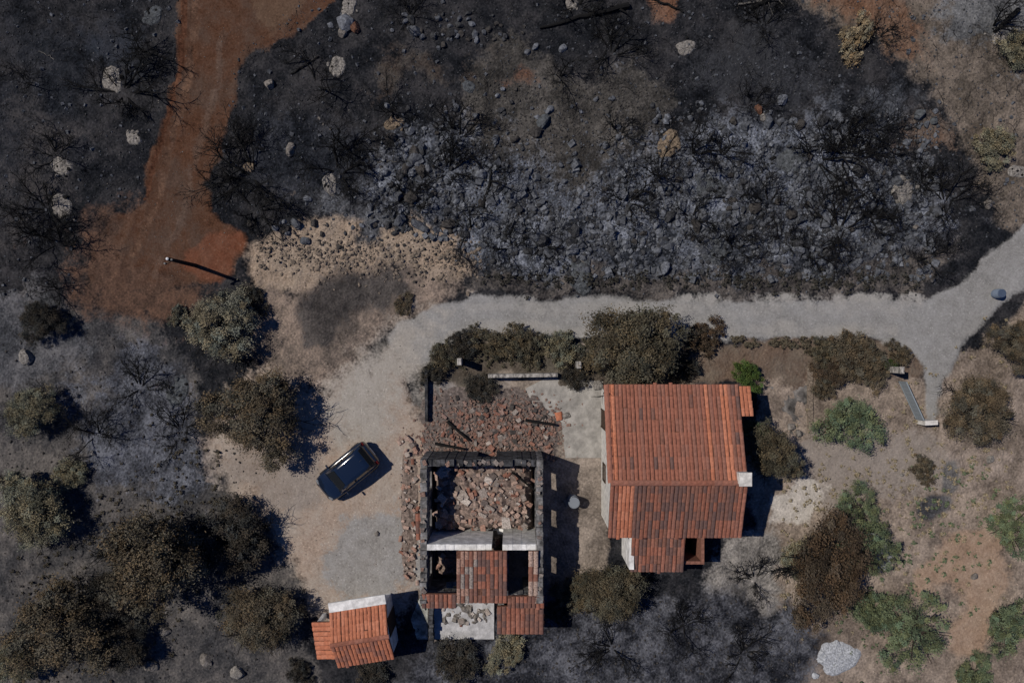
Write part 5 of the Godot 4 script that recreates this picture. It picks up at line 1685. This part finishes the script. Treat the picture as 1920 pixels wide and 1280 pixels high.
func small_things() -> void:
	log_at(G(1012, 52, 0.08), G(1178, 12, 0.16), 0.07, 0.17, M.char, "long fallen burnt trunk near the top edge")
	log_at(G(1215, -6, 0.08), G(1282, 22, 0.06), 0.07, 0.05, M.char, "thin burnt pole across the orange patch at the top")
	log_at(G(1408, 16, 0.09), G(1450, -4, 0.1), 0.1, 0.12, M.char, "short black log at the top edge")
	log_at(G(1385, 8, 0.08), G(1470, 0, 0.08), 0.06, 0.05, M.grey_wood, "greyed branch beside the short black log")
	log_at(G(1862, 62, 0.1), G(1905, 22, 0.12), 0.1, 0.14, M.char, "burnt trunk by the white ash rim in the upper corner")
	log_at(G(545, 138, 0.06), G(598, 108, 0.06), 0.05, 0.03, M.char, "black branch lying above the elongated white stone")
	log_at(G(74, 98, 0.03), G(103, 112, 0.03), 0.02, 0.02, M.grey_wood, "thin pale stick on the black ground in the upper corner", "stick", "stick")
	log_at(G(905, 390, 0.07), G(930, 300, 0.07), 0.09, 0.03, M.char, "black crooked branch lying across the stones")
	log_at(G(690, 305, 0.05), G(745, 303, 0.05), 0.035, 0.02, M.grey_wood, "pale branch on the ground below the tan ash patch")
	log_at(G(1310, 372, 0.06), G(1400, 366, 0.06), 0.05, 0.03, M.char, "black branch lying beside the straight-trunked burnt tree")
	# utility pole
	var top := P(313, 485, 3.3)
	var t := thing("utility_pole", "short dark wooden pole with a pale cap on the orange track", "pole", Vector3(top.x, gy(top.x, top.z), top.z))
	var st := mb()
	tube(st, Vector3(0, -0.3, 0), Vector3(0, 3.3, 0), 0.12, 0.09, 10, true)
	put("pole", done(st), mat(0.045, 0.036, 0.03, 0.9, "fine", 1.5), t)
	st = mb()
	lathe(st, [[0.0, 3.3], [0.075, 3.302], [0.075, 3.34], [0.03, 3.37], [0.0, 3.37]], 10)
	put("cap", done(st), mat(0.55, 0.56, 0.58, 0.5), t)
	st = mb()
	box(st, Vector3(0, 3.1, 0.13), Vector3(0.5, 0.08, 0.08), Basis(Vector3.UP, 0.5))
	put("crossarm", done(st), M.wood, t)
	for s in [-0.2, 0.2]:
		st = mb()
		lathe(st, [[0.03, 0.0], [0.05, 0.03], [0.05, 0.1], [0.0, 0.13]], 8)
		put("insulator", done(st), mat(0.2, 0.2, 0.19, 0.3), t, Transform3D(Basis(), Vector3(cos(0.5) * s, 3.143, 0.13 - sin(0.5) * s)))
	# plastic barrel beside the lane
	t = thing("plastic_barrel", "small blue-grey barrel with a dark lid at the lane's edge", "barrel", G(1866, 551))
	st = mb()
	lathe(st, [[0.0, 0.0], [0.26, 0.0], [0.29, 0.05], [0.31, 0.3], [0.3, 0.32], [0.3, 0.36], [0.31, 0.38], [0.28, 0.66], [0.25, 0.7]], 20)
	put("body", done(st), mat(0.15, 0.19, 0.25, 0.6), t)
	st = mb()
	lathe(st, [[0.27, 0.66], [0.27, 0.72], [0.24, 0.735], [0.0, 0.725]], 20)
	put("lid", done(st), mat(0.05, 0.07, 0.11, 0.6), t)
	t.scale = Vector3.ONE * 0.85
	# water drum by the ruin
	t = thing("water_drum", "pale grey-blue drum at the edge of the ruin's shadow", "drum", G(1074, 936))
	st = mb()
	lathe(st, [[0.0, 0.0], [0.29, 0.0], [0.3, 0.02], [0.29, 0.28], [0.305, 0.3], [0.29, 0.32], [0.29, 0.6], [0.305, 0.62], [0.29, 0.64], [0.3, 0.9], [0.28, 0.905]], 20)
	put("body", done(st), mat(0.20, 0.225, 0.26, 0.6), t)
	st = mb()
	lathe(st, [[0.285, 0.88], [0.27, 0.885], [0.0, 0.88]], 20)
	put("lid", done(st), mat(0.16, 0.18, 0.205, 0.6), t)
	# loose orange roof tile on the yard slab edge
	var tl := put("loose_roof_tile", tile_mesh(0.4, 0.46), M.bright_tile[0], self, Transform3D(Basis(Vector3.UP, 0.2), P(1046, 772) + Vector3(0, 0.10, 0)))
	tag(tl, "single bright orange roof tile at the edge of the brick spread", "tile")
	# broken pale slab and dark sheet in the lower garden
	var sl := flat_slab("broken_slab", [1603, 993, 1632, 996, 1668, 1012, 1680, 1032, 1662, 1070, 1640, 1062, 1642, 1030], 0.12, mat(0.44, 0.44, 0.44, 0.95, "coarse", 0.4, 2.0))
	tag(sl, "white broken concrete slab beside the green surviving tree", "slab")
